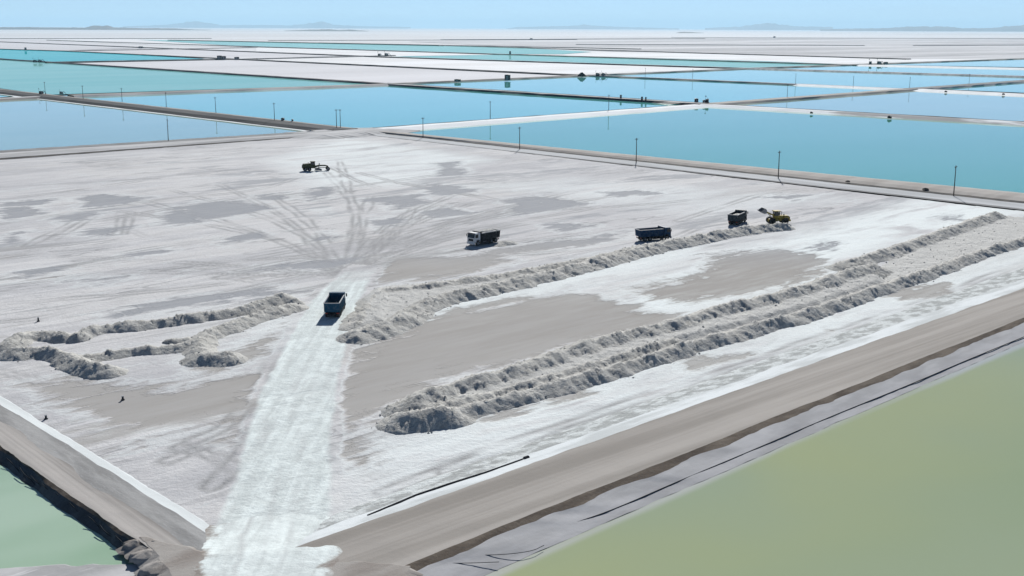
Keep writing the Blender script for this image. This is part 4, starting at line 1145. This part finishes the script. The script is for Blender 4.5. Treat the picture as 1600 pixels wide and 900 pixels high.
# ------------------------------------------------------------------ pumps, boxes and small things along the banks
M['tarp'] = two_tone('tarp_dark', G(.02), G(.05, (.9, 1, 1.1)), .8, 1, rough=.7, bump=.05)
M['box_dark'] = paint('cabinet_dark', (.03, .035, .04, 1), .3, .6)
M['pipe'] = paint('pipe_black', (.018, .02, .024, 1), .12, .95)
M['pipe'].node_tree.nodes['Principled BSDF'].inputs['Specular IOR Level'].default_value = .1
def pump_set(x, y, z, label, s=1.0, rot=0, mast=True, parts=2):
    s *= .8
    e = empty('pump_set', tuple(P(x, y, z)), rot); e.scale = (s, s, s)
    tag(e, label, 'pump', 'pump sets on the pond banks')
    MB().box(-.9, .9, -1.6, 1.6, -.2, .22).build('skid', M['chassis'], e)
    h = MB().prism_x([(-1.3, .22), (.5, .22), (.5, 1.75), (.3, 1.95), (-1.2, 1.95), (-1.3, 1.8)], -.75, .75, .05).build('engine_cover', M['box_dark'], e)
    MB().box(.752, .77, -1.05, .25, .5, 1.5).build('louvre', M['grey_steel'], h)
    MB().tube([(.3, -.9, 1.95), (.3, -.9, 2.6)], .08, 8).build('exhaust_stack', M['grey_steel'], e)
    MB().lathe_x([(-.3, .001), (-.3, .55), (-.15, .62), (.15, .62), (.3, .55), (.3, .001)], 0, 1.1, .85, 14).build('pump_housing', M['grey_steel'], e)
    MB().tube([(0, 1.1, 1.4), (0, 1.3, 1.9), (0, 2.0, 2.0), (0, 3.2, .6), (0, 4.2, -.6)], .16, 8).build('hose', M['pipe'], e)
    if mast: MB().tube([(-.6, -1.45, .2), (-.6, -1.45, 3.9)], .07, 6).box(-.95, -.25, -1.5, -1.4, 3.3, 3.7).build('mast', M['pole'], e)
    return e
def cabinet(x, y, z, label, w=2.4, h=2.2, d=2.0, rot=0, cat='cabinet'):
    e = empty('equipment_cabinet', tuple(P(x, y, z)), rot)
    tag(e, label, cat, 'equipment boxes on the pond banks')
    MB().cbox(-w / 2, w / 2, -d / 2, d / 2, .1, h, .06).build('body', M['box_dark'], e)
    MB().prism_y([(-w / 2 - .15, h), (w / 2 + .15, h), (w / 2 + .15, h + .1), (0, h + .35), (-w / 2 - .15, h + .1)], -d / 2 - .15, d / 2 + .15).build('roof', M['chassis'], e)
    MB().box(-w * .22, w * .22, -d / 2 - .03, -d / 2 + .01, .2, h * .85).build('door', M['grey_steel'], e)
    MB().box(-w / 2 - .1, w / 2 + .1, -d / 2 - .1, d / 2 + .1, -.4, .1).build('plinth', M['rail'], e)
    return e
pump_set(65, 147, 1.0, 'dark pump set at the left crossing of the dark causeway', 1.3, 30)
pump_set(96, 146.5, 1.0, 'smaller dark pump set just right of the left causeway crossing', 1.0, 60)
pump_set(1105, 160.5, 1.0, 'dark pump set at the right end of the white causeway', 1.5, 20)
cabinet(1088, 160, 1.0, 'small dark cabinet left of the pump set at the white causeway end', 2.2, 2.2, 2)
cabinet(1100, 160.6, 1.0, 'low dark cabinet next to the pump set at the white causeway end', 1.6, 1.5, 1.6)
cabinet(793, 125, .8, 'big dark equipment box on the far bank above the light blue pond', 4.6, 4.6, 4.2, 10)
cabinet(715, 127, .8, 'long low dark box on the far bank, left of the big box', 5.2, 1.6, 2.6, 20)
pump_set(934, 118, .8, 'left pump set right of the dark covered heap', 1.6, 70)
pump_set(943, 118, .8, 'right pump set right of the dark covered heap', 1.6, 80)
pump_set(55, 97, 1.0, 'left pump set at the far turquoise pond corner', 1.8, 40)
pump_set(63, 97, 1.0, 'right pump set at the far turquoise pond corner', 2.0, 70)
cabinet(40, 78.5, 1.0, 'tiny dark box on the far edge of the turquoise pond', 3.0, 5.0, 3.0)
cabinet(343, 92, 1.0, 'left dark box on the bank right of the turquoise pond', 6, 4.5, 5)
cabinet(350, 92, 1.0, 'right dark box on the bank right of the turquoise pond', 5, 3.8, 5)
cabinet(370, 92, 1.0, 'low dark box on the bank farthest right of the turquoise pond', 6, 2.6, 5)
pump_set(593, 87.5, 1.0, 'left far pump set on the white salt pan crossing', 2.4, 30)
pump_set(604, 87, 1.0, 'right far pump set on the white salt pan crossing', 2.6, 60)
cabinet(797, 85.3, 1.0, 'tall dark box at the end of the pale teal strip pond', 3.2, 5.6, 3.2)
pump_set(1360, 100.5, .9, 'left pump set in the cluster on the far right bank', 2.4, 30)
pump_set(1374, 100.2, .9, 'right pump set in the cluster on the far right bank', 2.4, 75)
cabinet(1384, 99.8, .9, 'low dark box beside the far right pump cluster', 4.5, 2.4, 4)
cabinet(830, 62.3, 1.0, 'speck of a dark building on the far salt flat', 10, 6, 8)
cabinet(1210, 58.6, 1.0, 'dark building speck at the far grey flat edge, right', 10, 6, 8)
cabinet(220, 75.2, 1.0, 'small dark box where two far banks meet, left', 8, 3.4, 5)
cabinet(970, 153.5, 1.0, 'left little box on the dark causeway between the blue ponds', 1.2, 2.0, 1.2)
cabinet(1003, 156, 1.0, 'middle little box on the dark causeway between the blue ponds', 1.2, 1.8, 1.2)
cabinet(1009, 156.4, 1.0, 'right little box on the dark causeway between the blue ponds', .9, 1.7, .9)
cabinet(442, 188.5, 1.0, 'small dark box on the verge of the dark grey causeway', 1.5, 1.1, 1.3)
cabinet(457, 190, 1.0, 'tiny dark box right of the other one on the causeway verge', .8, .9, .8)

def heap(x, y, z, label, rx, ry, h, mat, name, cat, rot=0, seed=0, amp=.2):
    nr, na = 10, 28
    V = [(0, 0, h)]
    for i in range(1, nr + 1):
        t = i / nr
        for k in range(na):
            a = 2 * math.pi * k / na
            w_ = 1 + amp * float(fbm(np.array([math.cos(a) * 1.7]), np.array([math.sin(a) * 1.7]), 3, seed)[0])
            xx, yy = rx * t * math.cos(a) * w_, ry * t * math.sin(a) * w_
            V.append((xx, yy, h * (1 - t ** 1.6) * (1 + .25 * float(fbm(np.array([xx * 1.2]), np.array([yy * 1.2]), 3, seed + 2)[0])) - (.25 if i == nr else 0)))
    F = [(0, 1 + k, 1 + (k + 1) % na) for k in range(na)]
    for i in range(nr - 1):
        b0 = 1 + i * na; b1 = b0 + na
        for k in range(na):
            F.append((b0 + k, b1 + k, b1 + (k + 1) % na)); F.append((b0 + k, b1 + (k + 1) % na, b0 + (k + 1) % na))
    o = mesh_np(name, V, F, mat, True)
    o.location = tuple(P(x, y, z)); o.rotation_euler = (0, 0, R(rot))
    return tag(o, label, cat)
heap(909, 119, .7, 'dark tarp-covered heap on the far bank above the light blue pond', 4.6, 3.0, 3.4, M['tarp'], 'covered_heap', 'heap', seed=1)
heap(487, 206, .6, 'grey spoil heap at the left far corner of the salt field', 2.6, 2.0, .9, M['windrow'], 'spoil_heap', 'heap', seed=2)
for k, (hx, hy, hr, lb) in enumerate([(214, 850, 1.0, 'upper brown soil heap at the corner of the green pond'), (231, 866, 1.3, 'middle brown soil heap at the corner of the green pond'), (250, 884, 1.5, 'lower brown soil heap at the corner of the green pond'), (240, 850, .8, 'small brown soil heap behind the green pond corner')]):
    heap(hx, hy, .35, lb, hr * 1.3, hr, .4, M['mud'], 'soil_heap', 'soil heap', rot=30 * k, seed=20 + k, amp=.3)
heap(1325, 283, .8, 'small dark clod on the tan bank between two poles', .7, .5, .25, M['soil'], 'soil_clod', 'clod', seed=3)
heap(1446, 295, .8, 'larger dark clod on the tan bank left of the rightmost pole', 1.0, .6, .35, M['soil'], 'soil_clod', 'clod', seed=4)

# sluice gates let into the salted bank of the teal pond
def sluice(x, y, z, label, s=1.0):
    e = empty('sluice_gate', tuple(P(x, y, z)), 45); e.scale = (s,) * 3
    tag(e, label, 'sluice gate', 'sluice gates in the salted bank')
    MB().box(-1.3, 1.3, -.5, .5, -.8, .5).build('concrete_block', M['chassis'], e)
    MB().box(-.8, .8, -.62, -.5, -.6, .9).build('gate_plate', M['black_steel'], e)
    MB().tube([(0, -.56, .9), (0, -.56, 1.5)], .05, 6).tube([(-.3, -.56, 1.5), (.3, -.56, 1.5)], .04, 6).build('hand_wheel', M['grey_steel'], e)
    MB().tube([(.6, -.4, .2), (.6, -2.6, -.5)], .25, 8).build('outlet_pipe', M['pipe'], e)
sluice(1268, 176, .8, 'left dark sluice gate in the white-crusted bank behind the teal pond', .6)
sluice(1390, 183, .8, 'right dark sluice gate in the white-crusted bank behind the teal pond', .8)
sluice(1478, 143, .8, 'left dark sluice gate in the far right white bank', .7)
sluice(1568, 147, .8, 'right dark sluice gate in the far right white bank', .7)

# black pipe lying along the right-hand bank
pts = [(575, 808), (610, 793), (650, 776), (700, 759), (760, 740), (822, 718)]
pp = [P(x_, y_, .28) + np.array([0, 0, .12]) for x_, y_ in pts]
e = empty('drain_pipe', tuple(pp[0]))
tag(e, 'black drain pipe lying along the salt bank of the near road', 'pipe')
MB().tube([tuple(p - pp[0]) for p in pp], .16, 8).build('pipe', M['pipe'], e)
dv = (pp[-1] - pp[-2]) / np.linalg.norm(pp[-1] - pp[-2])
q0 = pp[-1] - pp[0]
MB().tube([tuple(q0 - dv * .25), tuple(q0 + dv * .35)], .28, 10).build('flange', M['pipe'], e)

# marker drums standing on the near left part of the field
def marker(x, y, label, h=.9):
    h = h * .6
    e = empty('marker_post', tuple(P(x, y, 0)))
    tag(e, label, 'marker', 'small dark markers on the salt')
    MB().tube([(0, 0, -.1), (0, 0, h * .5), (0, 0, h)], .15, 8, .13).build('post', M['box_dark'], e)
    MB().tube([(0, 0, -.05), (0, 0, .10)], .24, 10).build('foot', M['chassis'], e)
    MB().tube([(0, 0, h - .02), (0, 0, h + .08)], .16, 8).build('cap', M['rail'], e)
marker(72, 655, 'small dark marker post close to the left road bank', .8)
marker(192, 625, 'small dark marker post on the tan puddled salt', .8)
marker(60, 502, 'small dark marker post left above the low salt ridges', 1.0)

# folds in the liners: children of the liner they belong to
def fold(px, z0, z1, r, parent):
    p = [P(x_, y_, z0 + (z1 - z0) * i / (len(px) - 1)) for i, (x_, y_) in enumerate(px)]
    Q = [Vector(q) for q in p]
    for _ in range(2):
        Q = [Q[0]] + sum([[Q[k] * .75 + Q[k + 1] * .25, Q[k] * .25 + Q[k + 1] * .75] for k in range(len(Q) - 1)], []) + [Q[-1]]
    MB().tube(Q, r, 6).build('liner_fold', M['pipe'], parent)
RL, LL = right_bank[5], left_bank[6]
fold([(690, 868), (760, 863), (800, 852), (850, 832), (905, 815), (960, 796), (1060, 752), (1180, 702), (1300, 650), (1420, 602), (1510, 563), (1640, 510)], -.06, -.06, .06, RL)
fold([(700, 866), (770, 868), (830, 862), (850, 852)], .2, .0, .03, RL)
fold([(675, 880), (730, 880), (780, 878)], .3, .1, .03, RL)
for k in range(9):
    x0 = 8 + k * 21 + random.uniform(-6, 6); y0 = 709 + .71 * x0
    fold([(x0, y0), (x0 + 8, y0 + 9 + random.uniform(-3, 3)), (x0 + 17, y0 + 17), (x0 + 24, y0 + 25 + random.uniform(-3, 3))], .42, -.1, .05, LL)

# ------------------------------------------------------------------ hills on the horizon
M['hill'] = two_tone('far_rock', G(.10, (1.1, 1, .9)), G(.16, (1.1, 1, .9)), .0006, 1.0)
def hills(prof, dist, depth, seed=0):
    """prof: (photo x, height in photo pixels above the flat) along a range standing at dist metres"""
    xs = np.array([p[0] for p in prof], float); hs_ = np.array([p[1] for p in prof], float)
    xx = np.linspace(xs[0], xs[-1], max(12, int((xs[-1] - xs[0]) / 2.0)))
    az = np.arctan((xx - 800) * math.cos(PITCH) / FPX)
    hh_ = np.interp(xx, xs, hs_)
    hh_ = hh_ * (1 + .12 * fbm(xx / 14.0, xx * 0 + seed, 3, seed)) * dist / 1845.0 * (.8 if dist > 25000 else .9)
    rows = []
    for t, kf in ((0, 0), (.2, .45), (.38, .8), (.5, 1.0), (.68, .7), (1, 0)):
        rr = dist - depth / 2 + depth * t
        rows.append(np.column_stack([np.tan(az) * rr, np.full_like(az, rr), np.maximum(hh_ * kf * (1 + .1 * fbm(xx / 6.0, xx * 0 + t * 9, 2, seed + 3)), 0) + GZ - .5]))
    V = np.concatenate(rows); k = len(xx)
    F = [(j * k + i, j * k + i + 1, (j + 1) * k + i + 1, (j + 1) * k + i) for j in range(5) for i in range(k - 1)]
    o = mesh_np('hills', V, F, M['hill'], True)
    if sum(p.normal.z for p in o.data.polygons) < 0: o.data.flip_normals()
    return structure(o)
hills([(-260, 2), (-120, 4), (0, 3.6), (40, 4.2), (70, 3.4), (130, 3.6), (142, 6), (155, 7.2), (166, 6.6), (178, 3.6), (230, 2.8), (270, 2.6), (300, .8), (330, 0)], 17000, 2500, 1)
hills([(440, 0), (485, 2.0), (515, 3.0), (528, 1.6), (545, 2.4), (562, 1.2), (575, 0)], 15000, 2000, 2)
hills([(1055, 0), (1062, 1.6), (1080, 1.2), (1100, 0)], 13000, 1500, 3)
hills([(190, 2), (265, 6), (290, 11), (310, 12), (330, 8), (345, 5), (400, 6), (450, 5), (485, 9), (502, 13), (520, 7), (560, 4), (640, 3)], 52000, 6000, 4)
hills([(790, 1), (810, 4), (850, 5), (890, 6), (912, 9), (935, 6), (990, 4), (1060, 2)], 50000, 6000, 5)
hills([(1100, 3), (1160, 7), (1195, 13), (1215, 11), (1240, 7), (1300, 6)], 46000, 6000, 6)
hills([(1280, 3), (1380, 6), (1430, 9), (1480, 9), (1500, 6), (1540, 6), (1570, 10), (1600, 13), (1680, 14), (1760, 9), (1850, 4)], 30000, 4500, 7)

# ------------------------------------------------------------------ haze over the salt flat
hz = MB().box(-100000, 100000, -20000, 100000, GZ - 1.2, 620)
m = bpy.data.materials.new('haze_air'); m.use_nodes = True
n_ = m.node_tree; n_.nodes.clear()
out = n_.nodes.new("ShaderNodeOutputMaterial"); pv = n_.nodes.new("ShaderNodeVolumePrincipled")
pv.inputs['Color'].default_value = (.55, .82, 1.0, 1)
pv.inputs['Density'].default_value = 3.0e-5
pv.inputs['Anisotropy'].default_value = 0.0
n_.links.new(pv.outputs[0], out.inputs['Volume'])
o = hz.build('haze', m)
o["kind"] = "stuff"
